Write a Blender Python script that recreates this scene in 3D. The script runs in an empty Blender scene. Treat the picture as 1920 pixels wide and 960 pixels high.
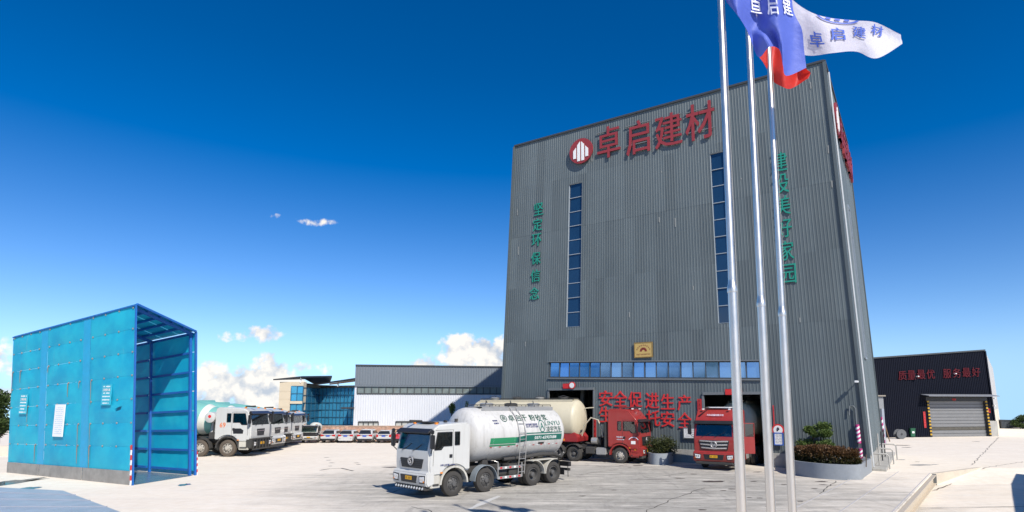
import bpy, bmesh, math, random
from mathutils import Vector, Matrix
random.seed(7)
scene = bpy.context.scene
COL = scene.collection
R = math.radians

# ---------------------------------------------------------------- camera
F, CX, CY, HOR, EYE = 1120.0, 1020.0, 615.0, 760.0, 3.8     # in photograph pixels (1920 x 960), metres
PITCH = math.atan((HOR - CY) / F)
cam_data = bpy.data.cameras.new('camera')
cam = bpy.data.objects.new('camera', cam_data); COL.objects.link(cam)
cam.location = (0, 0, EYE); cam.rotation_euler = (math.pi / 2 + PITCH, 0, 0)
cam_data.sensor_width = 36.0; cam_data.lens = F / 1920 * 36.0
cam_data.shift_x = -(CX - 960) / 1920; cam_data.shift_y = (CY - 480) / 1920
cam_data.clip_start = 0.1; cam_data.clip_end = 9000
scene.camera = cam

# ---------------------------------------------------------------- sun and sky
SUN_EL = R(42); SUN_H = Vector((0.50, -0.866, 0)).normalized()      # horizontal direction towards the sun
SUN_DIR = Vector((SUN_H.x * math.cos(SUN_EL), SUN_H.y * math.cos(SUN_EL), math.sin(SUN_EL)))
sun_data = bpy.data.lights.new('sun', 'SUN'); sun_data.energy = 3.7; sun_data.angle = R(0.55); sun_data.color = (1.0, 0.94, 0.85)
sun = bpy.data.objects.new('sun', sun_data); COL.objects.link(sun)
sun.rotation_euler = SUN_DIR.to_track_quat('Z', 'Y').to_euler(); sun.location = (30, -40, 60)

scene.view_settings.view_transform = 'Standard'; scene.view_settings.look = 'None'
scene.view_settings.gamma = 1.0; scene.view_settings.use_curve_mapping = False
scene.view_settings.exposure = 0.6

world = bpy.data.worlds.new('World'); scene.world = world; world.use_nodes = True
def build_world():
    nt = world.node_tree; N = nt.nodes; L = nt.links
    for n in list(N): N.remove(n)
    out = N.new('ShaderNodeOutputWorld'); bg = N.new('ShaderNodeBackground'); bg.inputs[1].default_value = 0.088
    L.new(bg.outputs[0], out.inputs[0])
    sky = N.new('ShaderNodeTexSky'); sky.sky_type = 'NISHITA'; sky.sun_disc = False
    sky.sun_elevation = SUN_EL; sky.sun_rotation = math.atan2(SUN_H.x, SUN_H.y)
    sky.altitude = 1300; sky.air_density = 1.0; sky.dust_density = 0.0; sky.ozone_density = 6.0
    hs = N.new('ShaderNodeHueSaturation'); hs.inputs['Saturation'].default_value = 1.24; hs.inputs['Hue'].default_value = 0.505
    L.new(sky.outputs[0], hs.inputs['Color'])
    t0 = N.new('ShaderNodeTexCoord'); s0 = N.new('ShaderNodeSeparateXYZ'); L.new(t0.outputs['Generated'], s0.inputs[0])      # the hazy rim of the sky keeps the colour it has a few degrees up
    mz = N.new('ShaderNodeMath'); mz.operation = 'SMOOTH_MAX'; mz.inputs[1].default_value = .07; mz.inputs[2].default_value = .06; L.new(s0.outputs[2], mz.inputs[0])
    cb = N.new('ShaderNodeCombineXYZ'); L.new(s0.outputs[0], cb.inputs[0]); L.new(s0.outputs[1], cb.inputs[1]); L.new(mz.outputs[0], cb.inputs[2])
    for nm, a, b_, c_, d_ in (('Saturation', .08, .55, 1.1, 1.46), ('Value', .12, .5, 1.16, .95)):
        q = N.new('ShaderNodeMapRange'); q.inputs['From Min'].default_value = a; q.inputs['From Max'].default_value = b_; q.inputs['To Min'].default_value = c_; q.inputs['To Max'].default_value = d_; L.new(s0.outputs[2], q.inputs['Value']); L.new(q.outputs[0], hs.inputs[nm])
    nz = N.new('ShaderNodeVectorMath'); nz.operation = 'NORMALIZE'; L.new(cb.outputs[0], nz.inputs[0]); L.new(nz.outputs[0], sky.inputs[0])
    def math_(op, a, b=None, c=None, clamp=False):
        n = N.new('ShaderNodeMath'); n.operation = op; n.use_clamp = clamp
        for i, v in enumerate((a, b, c)):
            if v is None: continue
            if isinstance(v, (int, float)): n.inputs[i].default_value = v
            else: L.new(v, n.inputs[i])
        return n.outputs[0]
    tc = N.new('ShaderNodeTexCoord'); sep = N.new('ShaderNodeSeparateXYZ'); L.new(tc.outputs['Generated'], sep.inputs[0])
    az = math_('ARCTAN2', sep.outputs[0], sep.outputs[1]); el = math_('ARCSINE', sep.outputs[2])
    def noise(scale, detail, rough, off=(0, 0, 0)):
        mp = N.new('ShaderNodeMapping'); mp.inputs['Location'].default_value = off; L.new(tc.outputs['Generated'], mp.inputs[0])
        n = N.new('ShaderNodeTexNoise'); n.inputs['Scale'].default_value = scale; n.inputs['Detail'].default_value = detail; n.inputs['Roughness'].default_value = rough
        L.new(mp.outputs[0], n.inputs[0]); return n.outputs[0]
    # cumulus heaps standing all round the horizon: (azimuth, elevation, half width, half height, density)
    def ae(x, y): return math.atan((x - CX) / F), math.atan((HOR - y) / F * math.cos(math.atan((x - CX) / F)))
    blobs = []
    for x, y, rx, ry, k in ((425, 742, 95, 62, 1.5), (502, 704, 36, 48, 1.35), (472, 738, 80, 62, 1.5), (380, 745, 50, 60, 1.2), (560, 728, 60, 34, .8),
                            (434, 631, 44, 14, .98), (486, 628, 46, 20, .98), (860, 674, 62, 46, 1.45), (915, 670, 60, 44, 1.4), (812, 682, 56, 26, 1.2), (965, 700, 90, 40, 1.1),
                            (570, 406, 42, 6, .27), (5, 690, 55, 60, 1.1), (-60, 720, 90, 60, 1.1), (590, 690, 44, 13, .62)):
        a, e = ae(x, y); blobs.append((a, e, rx / F, ry / F, k))
    rnd = random.Random(3)
    for i in range(14):
        a = rnd.uniform(1.15, 5.3); blobs.append(((a + math.pi) % (2 * math.pi) - math.pi, rnd.uniform(.03, .1), rnd.uniform(.06, .16), rnd.uniform(.03, .07), rnd.uniform(.8, 1.2)))
    def field():
        cur = None
        for a, e, ra, re, k in blobs:
            dx = math_('MULTIPLY', math_('SUBTRACT', az, a), 1 / ra); dy = math_('MULTIPLY', math_('SUBTRACT', el, e), 1 / re)
            r2 = math_('ADD', math_('MULTIPLY', dx, dx), math_('MULTIPLY', dy, dy))
            v = math_('MULTIPLY', math_('SUBTRACT', 1.0, r2), k)
            cur = v if cur is None else math_('SMOOTH_MAX', cur, v, 0.12)
        return cur
    fld = math_('MAXIMUM', field(), -1.0)
    n1 = noise(30, 9, .55); n2 = noise(30, 9, .55, (-.009, .006, -.013))
    dens = math_('ADD', math_('MULTIPLY', fld, .55), math_('MULTIPLY_ADD', n1, 2.7, -1.45))
    mask = N.new('ShaderNodeMapRange'); mask.interpolation_type = 'SMOOTHSTEP'; mask.inputs['From Min'].default_value = .05; mask.inputs['From Max'].default_value = .46
    mask.inputs['To Max'].default_value = .94; L.new(dens, mask.inputs['Value'])
    # side towards the sun brighter than the side away from it, thick bases greyer
    diff = math_('MULTIPLY_ADD', math_('SUBTRACT', n1, n2), 4.6, .62, clamp=True)
    ramp = N.new('ShaderNodeMixRGB'); ramp.inputs[1].default_value = (4.3, 4.7, 5.3, 1); ramp.inputs[2].default_value = (8.2, 7.7, 7.0, 1); L.new(diff, ramp.inputs[0])
    mix = N.new('ShaderNodeMixRGB'); L.new(mask.outputs[0], mix.inputs[0]); L.new(hs.outputs[0], mix.inputs[1]); L.new(ramp.outputs[0], mix.inputs[2])
    L.new(mix.outputs[0], bg.inputs[0])
build_world()

# ---------------------------------------------------------------- from photograph pixels to places in the yard
_fw = Vector((0, math.cos(PITCH), math.sin(PITCH))); _up = Vector((0, -math.sin(PITCH), math.cos(PITCH))); _rt = Vector((1, 0, 0)); _C = Vector((0, 0, EYE))
def ray(x, y): return _fw + _rt * ((x - CX) / F) + _up * ((CY - y) / F)
def G(x, y, z=0.0):                       # ground point
    d = ray(x, y); return _C + d * ((z - EYE) / d.z)
def D(x, y, depth):                       # point at a distance along +Y
    d = ray(x, y); return _C + d * (depth / d.y)
class Plane:
    def __init__(s, p, n, right): s.p = Vector(p); s.n = Vector(n).normalized(); s.r = Vector(right).normalized(); s.u = s.n.cross(s.r).normalized()
    def pt(s, x, y, off=0.0):
        d = ray(x, y); p = s.p + s.n * off; return _C + d * ((p - _C).dot(s.n) / d.dot(s.n))

# ---------------------------------------------------------------- materials
MATS = {}
def mat(name, col, rough=.6, metal=0.0, var=.12, vscale=3.0, bump=0.0, bscale=40.0, streak=0.0, streak_col=(.12, .1, .08), coat=0.0, spec=.5, sheet=0.0):
    if name in MATS: return MATS[name]
    m = bpy.data.materials.new(name); m.use_nodes = True; nt = m.node_tree; N = nt.nodes; L = nt.links
    b = N['Principled BSDF']; b.inputs['Roughness'].default_value = rough; b.inputs['Metallic'].default_value = metal
    b.inputs['Coat Weight'].default_value = coat; b.inputs['Specular IOR Level'].default_value = spec
    tc = N.new('ShaderNodeTexCoord')
    n = N.new('ShaderNodeTexNoise'); n.inputs['Scale'].default_value = vscale; n.inputs['Detail'].default_value = 6; n.inputs['Roughness'].default_value = .65
    L.new(tc.outputs['Object'], n.inputs['Vector'])
    mx = N.new('ShaderNodeMixRGB'); mx.inputs[1].default_value = tuple(c * (1 - var) for c in col) + (1,); mx.inputs[2].default_value = tuple(min(c * (1 + var), 1) for c in col) + (1,)
    L.new(n.outputs['Fac'], mx.inputs[0]); last = mx.outputs[0]
    if streak > 0:
        mp = N.new('ShaderNodeMapping'); mp.inputs['Scale'].default_value = (5, 5, .35); L.new(tc.outputs['Object'], mp.inputs[0])
        s = N.new('ShaderNodeTexNoise'); s.inputs['Scale'].default_value = 1.6; s.inputs['Detail'].default_value = 7; s.inputs['Roughness'].default_value = .7; L.new(mp.outputs[0], s.inputs['Vector'])
        mr = N.new('ShaderNodeMapRange'); mr.inputs['From Min'].default_value = .5; mr.inputs['From Max'].default_value = .78; mr.inputs['To Max'].default_value = streak; L.new(s.outputs['Fac'], mr.inputs['Value'])
        m2 = N.new('ShaderNodeMixRGB'); L.new(mr.outputs[0], m2.inputs[0]); L.new(last, m2.inputs[1]); m2.inputs[2].default_value = tuple(streak_col) + (1,); last = m2.outputs[0]
    if sheet > 0:                                                # every sheet of cladding a shade of its own
        at = N.new('ShaderNodeAttribute'); at.attribute_name = 'sheet'; sr = N.new('ShaderNodeMapRange'); sr.inputs['To Min'].default_value = 1 - sheet; sr.inputs['To Max'].default_value = 1 + sheet; L.new(at.outputs['Fac'], sr.inputs['Value'])
        sm = N.new('ShaderNodeVectorMath'); sm.operation = 'SCALE'; L.new(last, sm.inputs[0]); L.new(sr.outputs[0], sm.inputs['Scale']); last = sm.outputs[0]
    L.new(last, b.inputs['Base Color'])
    rr = N.new('ShaderNodeMapRange'); rr.inputs['To Min'].default_value = max(rough - .1, .03); rr.inputs['To Max'].default_value = min(rough + .12, 1); L.new(n.outputs['Fac'], rr.inputs['Value']); L.new(rr.outputs[0], b.inputs['Roughness'])
    if bump > 0:
        bn = N.new('ShaderNodeTexNoise'); bn.inputs['Scale'].default_value = bscale; bn.inputs['Detail'].default_value = 4; L.new(tc.outputs['Object'], bn.inputs['Vector'])
        bp = N.new('ShaderNodeBump'); bp.inputs['Strength'].default_value = bump; bp.inputs['Distance'].default_value = .03; L.new(bn.outputs['Fac'], bp.inputs['Height']); L.new(bp.outputs[0], b.inputs['Normal'])
    MATS[name] = m; return m
def glass(name, tint=(.3, .36, .38), gloss=.5, rough=.03, gcol=(1, 1, 1)):
    if name in MATS: return MATS[name]
    m = bpy.data.materials.new(name); m.use_nodes = True; nt = m.node_tree; N = nt.nodes; L = nt.links
    N.remove(N['Principled BSDF']); out = N['Material Output']
    t = N.new('ShaderNodeBsdfTransparent'); t.inputs[0].default_value = tuple(tint) + (1,)
    g = N.new('ShaderNodeBsdfGlossy'); g.inputs[0].default_value = tuple(gcol) + (1,); g.inputs['Roughness'].default_value = rough
    lw = N.new('ShaderNodeLayerWeight'); lw.inputs[0].default_value = gloss
    mr = N.new('ShaderNodeMapRange'); mr.inputs['To Min'].default_value = .06; mr.inputs['To Max'].default_value = .95; L.new(lw.outputs['Fresnel'], mr.inputs['Value'])
    mx = N.new('ShaderNodeMixShader'); L.new(mr.outputs[0], mx.inputs[0]); L.new(t.outputs[0], mx.inputs[1]); L.new(g.outputs[0], mx.inputs[2]); L.new(mx.outputs[0], out.inputs[0])
    MATS[name] = m; return m

# ---------------------------------------------------------------- mesh builder
class MB:
    def __init__(s): s.v = []; s.f = []; s.a = []
    def add(s, vs, fs):
        o = len(s.v); s.v += [Vector(v) for v in vs]; s.f += [tuple(i + o for i in f) for f in fs]; return s
    def box(s, x0, x1, y0, y1, z0, z1):
        return s.add([(x0, y0, z0), (x1, y0, z0), (x1, y1, z0), (x0, y1, z0), (x0, y0, z1), (x1, y0, z1), (x1, y1, z1), (x0, y1, z1)],
                     [(0, 3, 2, 1), (4, 5, 6, 7), (0, 1, 5, 4), (1, 2, 6, 5), (2, 3, 7, 6), (3, 0, 4, 7)])
    def obox(s, c, ax, ay, az):           # box from centre and three half axes
        c = Vector(c); ax = Vector(ax); ay = Vector(ay); az = Vector(az); vs = []
        for k in (-1, 1):
            for i, j in ((-1, -1), (1, -1), (1, 1), (-1, 1)): vs.append(c + ax * i + ay * j + az * k)
        return s.add(vs, [(0, 3, 2, 1), (4, 5, 6, 7), (0, 1, 5, 4), (1, 2, 6, 5), (2, 3, 7, 6), (3, 0, 4, 7)])
    def prism(s, poly, a, b, axis='y'):   # polygon extruded from a to b along an axis; the polygon lives in the two others
        def P3(p, t): return {'y': (p[0], t, p[1]), 'x': (t, p[0], p[1]), 'z': (p[0], p[1], t)}[axis]
        n = len(poly); vs = [P3(p, a) for p in poly] + [P3(p, b) for p in poly]
        return s.add(vs, [tuple(range(n))[::-1], tuple(range(n, 2 * n))] + [(i, (i + 1) % n, (i + 1) % n + n, i + n) for i in range(n)])
    def loft(s, rings, cap=True, closed=True):
        n = len(rings[0]); vs = [p for r in rings for p in r]; fs = []
        for k in range(len(rings) - 1):
            for i in range(n if closed else n - 1):
                j = (i + 1) % n; fs.append((k * n + i, k * n + j, (k + 1) * n + j, (k + 1) * n + i))
        if cap: fs += [tuple(range(n))[::-1], tuple(range((len(rings) - 1) * n, len(rings) * n))]
        return s.add(vs, fs)
    def tube(s, pts, r, n=8, cap=True):
        pts = [Vector(p) for p in pts]; rs = r if isinstance(r, (list, tuple)) else [r] * len(pts); rings = []; last = None
        for i, p in enumerate(pts):
            t = (pts[min(i + 1, len(pts) - 1)] - pts[max(i - 1, 0)]).normalized()
            if last is None: a = t.orthogonal().normalized()
            else: a = (last - t * last.dot(t)).normalized()
            last = a; b = t.cross(a)
            rings.append([p + (a * math.cos(2 * math.pi * k / n) + b * math.sin(2 * math.pi * k / n)) * rs[i] for k in range(n)])
        return s.loft(rings, cap)
    def lathe(s, prof, axis='x', n=32, c=(0, 0, 0), cap=False):   # profile of (along, radius)
        rings = []
        for t, r in prof:
            ring = []
            for k in range(n):
                a = 2 * math.pi * k / n; u, v = r * math.cos(a), r * math.sin(a)
                p = {'x': (t, u, v), 'y': (v, t, u), 'z': (u, v, t)}[axis]; ring.append(Vector(c) + Vector(p))
            rings.append(ring)
        return s.loft(rings, cap)
    def quad(s, a, b, c, d): return s.add([a, b, c, d], [(0, 1, 2, 3)])
    def ball(s, c, r, n=10, sz=(1, 1, 1)):
        rings = []
        for i in range(1, n): 
            t = math.pi * i / n; rings.append([Vector(c) + Vector((r * sz[0] * math.sin(t) * math.cos(2 * math.pi * k / (2 * n)), r * sz[1] * math.sin(t) * math.sin(2 * math.pi * k / (2 * n)), r * sz[2] * math.cos(t))) for k in range(2 * n)])
        return s.loft(rings, True)
    def mesh(s, name, m=None, bevel=0.0, smooth=False, seg=2, M=None):
        me = bpy.data.meshes.new(name)
        vs = [M @ v for v in s.v] if M is not None else s.v
        me.from_pydata([tuple(v) for v in vs], [], s.f)
        bm = bmesh.new(); bm.from_mesh(me)
        bmesh.ops.recalc_face_normals(bm, faces=bm.faces)
        if bevel > 0:
            es = [e for e in bm.edges if len(e.link_faces) == 2 and e.calc_face_angle(0) > R(25)]
            bmesh.ops.bevel(bm, geom=es, offset=bevel, segments=seg, affect='EDGES', clamp_overlap=True)
        for f in bm.faces: f.smooth = bool(smooth)
        if smooth:
            for e in bm.edges:
                if len(e.link_faces) == 2 and e.calc_face_angle(0) > R(38): e.smooth = False
        bm.to_mesh(me); bm.free()
        if m: me.materials.append(m)
        if s.a and len(s.a) == len(me.polygons): at = me.attributes.new('sheet', 'FLOAT', 'FACE'); at.data.foreach_set('value', s.a)
        return me
    def build(s, name, m, parent=None, bevel=0.0, smooth=False, seg=2, world=False):
        M = None
        if world and parent is not None: M = WM(parent).inverted()
        return link(name, s.mesh(name, m, bevel, smooth, seg, M), parent)
def WM(o):
    M = Matrix.LocRotScale(o.location, o.rotation_euler, o.scale)
    return WM(o.parent) @ M if o.parent else M
def link(name, me, parent=None, loc=None, rot=None):
    o = bpy.data.objects.new(name, me); COL.objects.link(o); o.parent = parent
    if loc is not None: o.location = loc
    if rot is not None: o.rotation_euler = rot
    return o
def tag(o, label=None, cat=None, group=None, kind=None):
    if label: o['label'] = label
    if cat: o['category'] = cat
    if group: o['group'] = group
    if kind: o['kind'] = kind
    return o
def thing(name, label, cat, loc=(0, 0, 0), rz=0.0, group=None, scale=1.0):
    o = bpy.data.objects.new(name, None); COL.objects.link(o); o.location = loc; o.rotation_euler = (0, 0, rz); o.scale = (scale,) * 3
    o.empty_display_size = .3
    return tag(o, label, cat, group)
def single(name, mb, m, label, cat, group=None, **kw):      # a thing of one mesh given in world coordinates: origin at its base
    xs = [v.x for v in mb.v]; ys = [v.y for v in mb.v]; zs = [v.z for v in mb.v]
    o = Vector(((min(xs) + max(xs)) / 2, (min(ys) + max(ys)) / 2, min(zs)))
    me = mb.mesh(name, m, M=Matrix.Translation(-o), **kw); ob = link(name, me, None, o)
    return tag(ob, label, cat, group)
def boolean(base, cutters):
    bo = bpy.data.objects.new('tmp', base); COL.objects.link(bo); tmp = [bo]
    for c in cutters:
        co = bpy.data.objects.new('tmp', c); COL.objects.link(co); tmp.append(co)
        md = bo.modifiers.new('b', 'BOOLEAN'); md.object = co; md.operation = 'DIFFERENCE'; md.solver = 'EXACT'
    dg = bpy.context.evaluated_depsgraph_get(); dg.update()
    me = bpy.data.meshes.new_from_object(bo.evaluated_get(dg))
    for t in tmp: bpy.data.objects.remove(t)
    return me
_TXT = {}
def text_mb(body, bold=.0, extrude=0.0, res=2):             # lettering as a mesh, normalised: height 1, centred on the origin, in the XY plane
    key = (body, bold, extrude)
    if key not in _TXT:
        cu = bpy.data.curves.new('txt', 'FONT'); cu.body = body; cu.size = 1.0; cu.extrude = extrude; cu.resolution_u = res
        o = bpy.data.objects.new('txt', cu); COL.objects.link(o)
        dg = bpy.context.evaluated_depsgraph_get(); dg.update(); me = o.evaluated_get(dg).to_mesh()
        vs = [v.co.copy() for v in me.vertices]; fs = [tuple(p.vertices) for p in me.polygons]
        o.evaluated_get(dg).to_mesh_clear(); bpy.data.objects.remove(o); bpy.data.curves.remove(cu)
        x0 = min(v.x for v in vs); x1 = max(v.x for v in vs); y0 = min(v.y for v in vs); y1 = max(v.y for v in vs); h = max(y1 - y0, 1e-3)
        nv = [Vector(((v.x - (x0 + x1) / 2) / h, (v.y - (y0 + y1) / 2) / h, v.z)) for v in vs]; av = []; af = []
        # heavier strokes (verticals more than horizontals): the outline laid down several times, each a hair further out
        shifts = [(0, 0)] if bold <= 0 else [(0, 0), (bold, bold * .4), (-bold, -bold * .4), (bold, -bold * .4), (-bold, bold * .4)]
        for k, (dx, dy) in enumerate(shifts):
            o = len(av); av += [p + Vector((dx, dy, k * .0012)) for p in nv]; af += [tuple(i + o for i in f) for f in fs]
        _TXT[key] = (av, af, (x1 - x0) / h)
    return _TXT[key]
def text_on(name, body, c, right, up, w, h, m, parent=None, bold=.02, extrude=0.0, world=True):
    vs, fs, asp = text_mb(body, bold, extrude); right = Vector(right).normalized(); up = Vector(up).normalized(); n = right.cross(up)
    mb = MB(); mb.add([Vector(c) + right * (v.x / asp * w) + up * (v.y * h) + n * v.z for v in vs], fs)
    return mb.build(name, m, parent, world=world)
def smooth01(t): t = max(0.0, min(1.0, t)); return t * t * (3 - 2 * t)
# ---------------------------------------------------------------- shared materials
CONC = mat('concrete', (.36, .35, .32), .9, var=.3, vscale=1.3, bump=.25, bscale=30, streak=.3, streak_col=(.13, .12, .1))
CLAD = mat('grey_green_cladding', (.103, .126, .132), .5, var=.16, vscale=.35, streak=.25, streak_col=(.165, .175, .165), sheet=.12)
TRIM = mat('grey_trim', (.16, .175, .18), .45)
STEEL = mat('dark_steel', (.035, .037, .04), .55, var=.3)
BLACK = mat('black_plastic', (.018, .018, .02), .45, var=.25)
WHITE = mat('white_paint', (.78, .78, .75), .35, var=.05, coat=.3)
RED_SIGN = mat('red_sign', (.28, .036, .04), .45, var=.1)
GREEN_SIGN = mat('green_sign', (.02, .26, .19), .45, var=.1)
PANEW = mat('white_panel', (.8, .8, .78), .5, var=.05)

def concrete_ground():
    m = bpy.data.materials.new('yard_concrete'); m.use_nodes = True; nt = m.node_tree; N = nt.nodes; L = nt.links; b = N['Principled BSDF']; b.inputs['Specular IOR Level'].default_value = .08
    geo = N.new('ShaderNodeNewGeometry'); pos = geo.outputs['Position']
    def noise(scale, det=6, rough=.6, mp=None):
        n = N.new('ShaderNodeTexNoise'); n.inputs['Scale'].default_value = scale; n.inputs['Detail'].default_value = det; n.inputs['Roughness'].default_value = rough
        if mp:
            k = N.new('ShaderNodeMapping'); k.inputs['Scale'].default_value = mp[0]; k.inputs['Rotation'].default_value = (0, 0, mp[1]); L.new(pos, k.inputs[0]); L.new(k.outputs[0], n.inputs['Vector'])
        else: L.new(pos, n.inputs['Vector'])
        return n.outputs['Fac']
    def rng(v, a, b_, c=0.0, d=1.0):
        n = N.new('ShaderNodeMapRange'); n.inputs['From Min'].default_value = a; n.inputs['From Max'].default_value = b_; n.inputs['To Min'].default_value = c; n.inputs['To Max'].default_value = d; L.new(v, n.inputs['Value']); return n.outputs[0]
    def mix(f, a, b_, mode='MIX'):
        n = N.new('ShaderNodeMixRGB'); n.blend_type = mode
        for i, v in enumerate((f, a, b_)):
            if isinstance(v, tuple): n.inputs[i].default_value = v + (1,) if len(v) == 3 else v
            elif isinstance(v, float): n.inputs[i].default_value = v
            else: L.new(v, n.inputs[i])
        return n.outputs[0]
    def m_(op, a, b_):
        n = N.new('ShaderNodeMath'); n.operation = op
        for i, v in enumerate((a, b_)):
            if isinstance(v, float): n.inputs[i].default_value = v
            else: L.new(v, n.inputs[i])
        return n.outputs[0]
    # older, oil-grey concrete where the lorries turn before the loading doors
    mp = N.new('ShaderNodeMapping'); mp.inputs['Location'].default_value = (-2.5 / 15, -30 / 14, 0); mp.inputs['Scale'].default_value = (1 / 15, 1 / 14, 0); L.new(pos, mp.inputs[0])
    ln = N.new('ShaderNodeVectorMath'); ln.operation = 'LENGTH'; L.new(mp.outputs[0], ln.inputs[0])
    worn = rng(m_('ADD', ln.outputs['Value'], m_('MULTIPLY', noise(.16, 4), .7)), 1.45, .95)
    base = mix(noise(.35, 7), (.71, .63, .525), (.86, .775, .66))
    grey = mix(noise(.5, 8, .7), (.31, .29, .255), (.47, .445, .395))
    col = mix(worn, base, grey)
    tr = rng(noise(1.0, 9, .68, ((.2, 1.5, 1), .62)), .5, .66, 0, .8); col = mix(m_('MULTIPLY', tr, rng(worn, 0, 1, .12, 1)), col, (.2, .19, .175))      # tyre tracks along the facade
    tr2 = rng(noise(1.3, 9, .7, ((1.3, .22, 1), .5)), .54, .68, 0, .6); col = mix(m_('MULTIPLY', tr2, rng(worn, 0, 1, .08, 1)), col, (.22, .21, .195))
    pale = rng(noise(1.1, 9, .7, ((.3, 1.6, 1), .2)), .52, .68, 0, .75); col = mix(pale, col, (.72, .67, .59))
    blotch = rng(noise(.75, 8, .72), .60, .72, 0, .45); col = mix(m_('MULTIPLY', blotch, worn), col, (.15, .145, .14))
    col = mix(.5, col, mix(rng(noise(2.2, 10, .78), .3, .7), (.2, .2, .2), (.8, .8, .8)), 'SOFT_LIGHT'); col = mix(.3, col, mix(noise(16, 5, .7), (.12, .12, .12), (.92, .92, .92)), 'SOFT_LIGHT')
    L.new(col, b.inputs['Base Color'])
    L.new(rng(noise(.6), 0, 1, .72, .98), b.inputs['Roughness'])
    bp = N.new('ShaderNodeBump'); bp.inputs['Strength'].default_value = .25; bp.inputs['Distance'].default_value = .03; L.new(noise(9, 8, .7), bp.inputs['Height']); L.new(bp.outputs[0], b.inputs['Normal'])
    return m
GROUND = concrete_ground()
STAIN = mat('oily_rust_stain', (.055, .04, .034), .75, var=.6, vscale=6)
CRACK = mat('joint_dirt', (.075, .07, .062), .95, var=.4, vscale=5)

# ---------------------------------------------------------------- ground
W1 = Vector((21.6, 34.0, 0)); WE = Vector((26.85, 37.5, 0)); WA = Vector((-.6, -.8, 0)); WL = Vector((-.8, .6, 0))   # weighbridge: far end, ramp end, axis towards the camera, left
def xb(y): return W1.x + .75 * (y - W1.y) if y <= W1.y else W1.x + 1.5 * (y - W1.y)
def build_ground():
    rows = [-200, 0, 17, 34, 37.5]; mb = MB(); ys2 = [37.5, 42, 60, 110, 200, 400, 1000, 4000]
    grid = [[Vector((x, y, 0)) for x in (-3000, -300, -60, -20)] + [Vector((xb(y), y, 0))] for y in rows]
    mb.loft(grid, cap=False, closed=False)
    g2 = [[Vector((x, y, -max(0, y - 110) * .06)) for x in (-3000, -300, -60, -20, WE.x, 60, 300, 3000)] for y in ys2]
    mb.loft(g2, cap=False, closed=False)
    tag(mb.build('yard_ground', GROUND), kind='structure')
    mb = MB(); rows = [(-200, -.6, -.6), (0, -.6, -.6), (22, -.6, -.55), (30, -.6, -.42), (34, -.6, -.25), (37.5, 0, 0)]
    g = [[Vector((xb(y), y, z0)), Vector((xb(y) + 5, y, z0 * .75 + z1 * .25)), Vector((60, y, z1)), Vector((300, y, z1)), Vector((3000, y, z1))] for y, z0, z1 in rows]
    mb.loft(g, cap=False, closed=False); tag(mb.build('lower_apron_ground', GROUND), kind='structure')
build_ground()
yard = bpy.data.objects['yard_ground']; apron = bpy.data.objects['lower_apron_ground']
def ground_line(pts, w, name='crack', parent=None, zf=None, jag=.05, m=None):
    pts = [Vector(p) for p in pts]; rnd = random.Random(int(pts[0].x * 91) ^ int(pts[0].y * 37)); dense = []
    for a, b in zip(pts, pts[1:]):
        n = max(2, int((b - a).length / .5))
        for i in range(n): dense.append(a.lerp(b, i / n))
    dense.append(pts[-1]); mb = MB(); ring = []
    for i, p in enumerate(dense):
        t = (dense[min(i + 1, len(dense) - 1)] - dense[max(i - 1, 0)]).normalized(); s = Vector((-t.y, t.x, 0))
        c = p + s * rnd.uniform(-jag, jag); ww = w * rnd.uniform(.5, 1.3); z = (zf(c) if zf else 0) + .005
        ring.append([Vector((c.x - s.x * ww, c.y - s.y * ww, z)), Vector((c.x + s.x * ww, c.y + s.y * ww, z))])
    mb.loft(ring, cap=False, closed=False); return mb.build(name, m or CRACK, parent or yard)
for pl in (((725, 926), (760, 916), (792, 908)), ((1208, 960), (1262, 935), (1300, 922), (1322, 915)), ((1506, 962), (1540, 925), (1568, 902)), ((1056, 893), (1100, 888), (1160, 880)),
           ((1822, 872), (1850, 843), (1872, 820)), ((1640, 893), (1660, 868), (1672, 852)), ((770, 950), (800, 956), (812, 962)), ((1196, 897), (1240, 893), (1290, 886)), ((1840, 878), (1920, 866))):
    ground_line([G(*p) for p in pl], .024, jag=.09)
ground_line([G(*p) for p in ((600, 882), (618, 879), (640, 878), (662, 883))], .07, 'drain_slot', jag=.01)
ground_line([G(*p) for p in ((880, 955), (935, 930))], .13, 'worn_marking', m=mat('worn_white_marking', (.52, .51, .48), .9, var=.2), jag=.02)
for a, b in (((1700, 955), (1925, 952)), ((1640, 965), (1712, 945)), ((1838, 887), (1752, 921))):
    ground_line([G(a[0], a[1], -.6), G(b[0], b[1], -.6)], .03, parent=apron, zf=lambda c: -.55)
def blot(c, rx, ry, rz, name='stain', m=None, parent=None, z=.006, n=14):
    rnd = random.Random(int(c.x * 100 + c.y * 77)); ps = []
    for k in range(n):
        a = 2 * math.pi * k / n; r = rnd.uniform(.6, 1.15); u = rx * r * math.cos(a); v = ry * r * math.sin(a)
        ps.append((c.x + u * math.cos(rz) - v * math.sin(rz), c.y + u * math.sin(rz) + v * math.cos(rz), z))
    mb = MB(); mb.add(ps, [tuple(range(n))]); return mb.build(name, m or STAIN, parent or yard)
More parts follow.
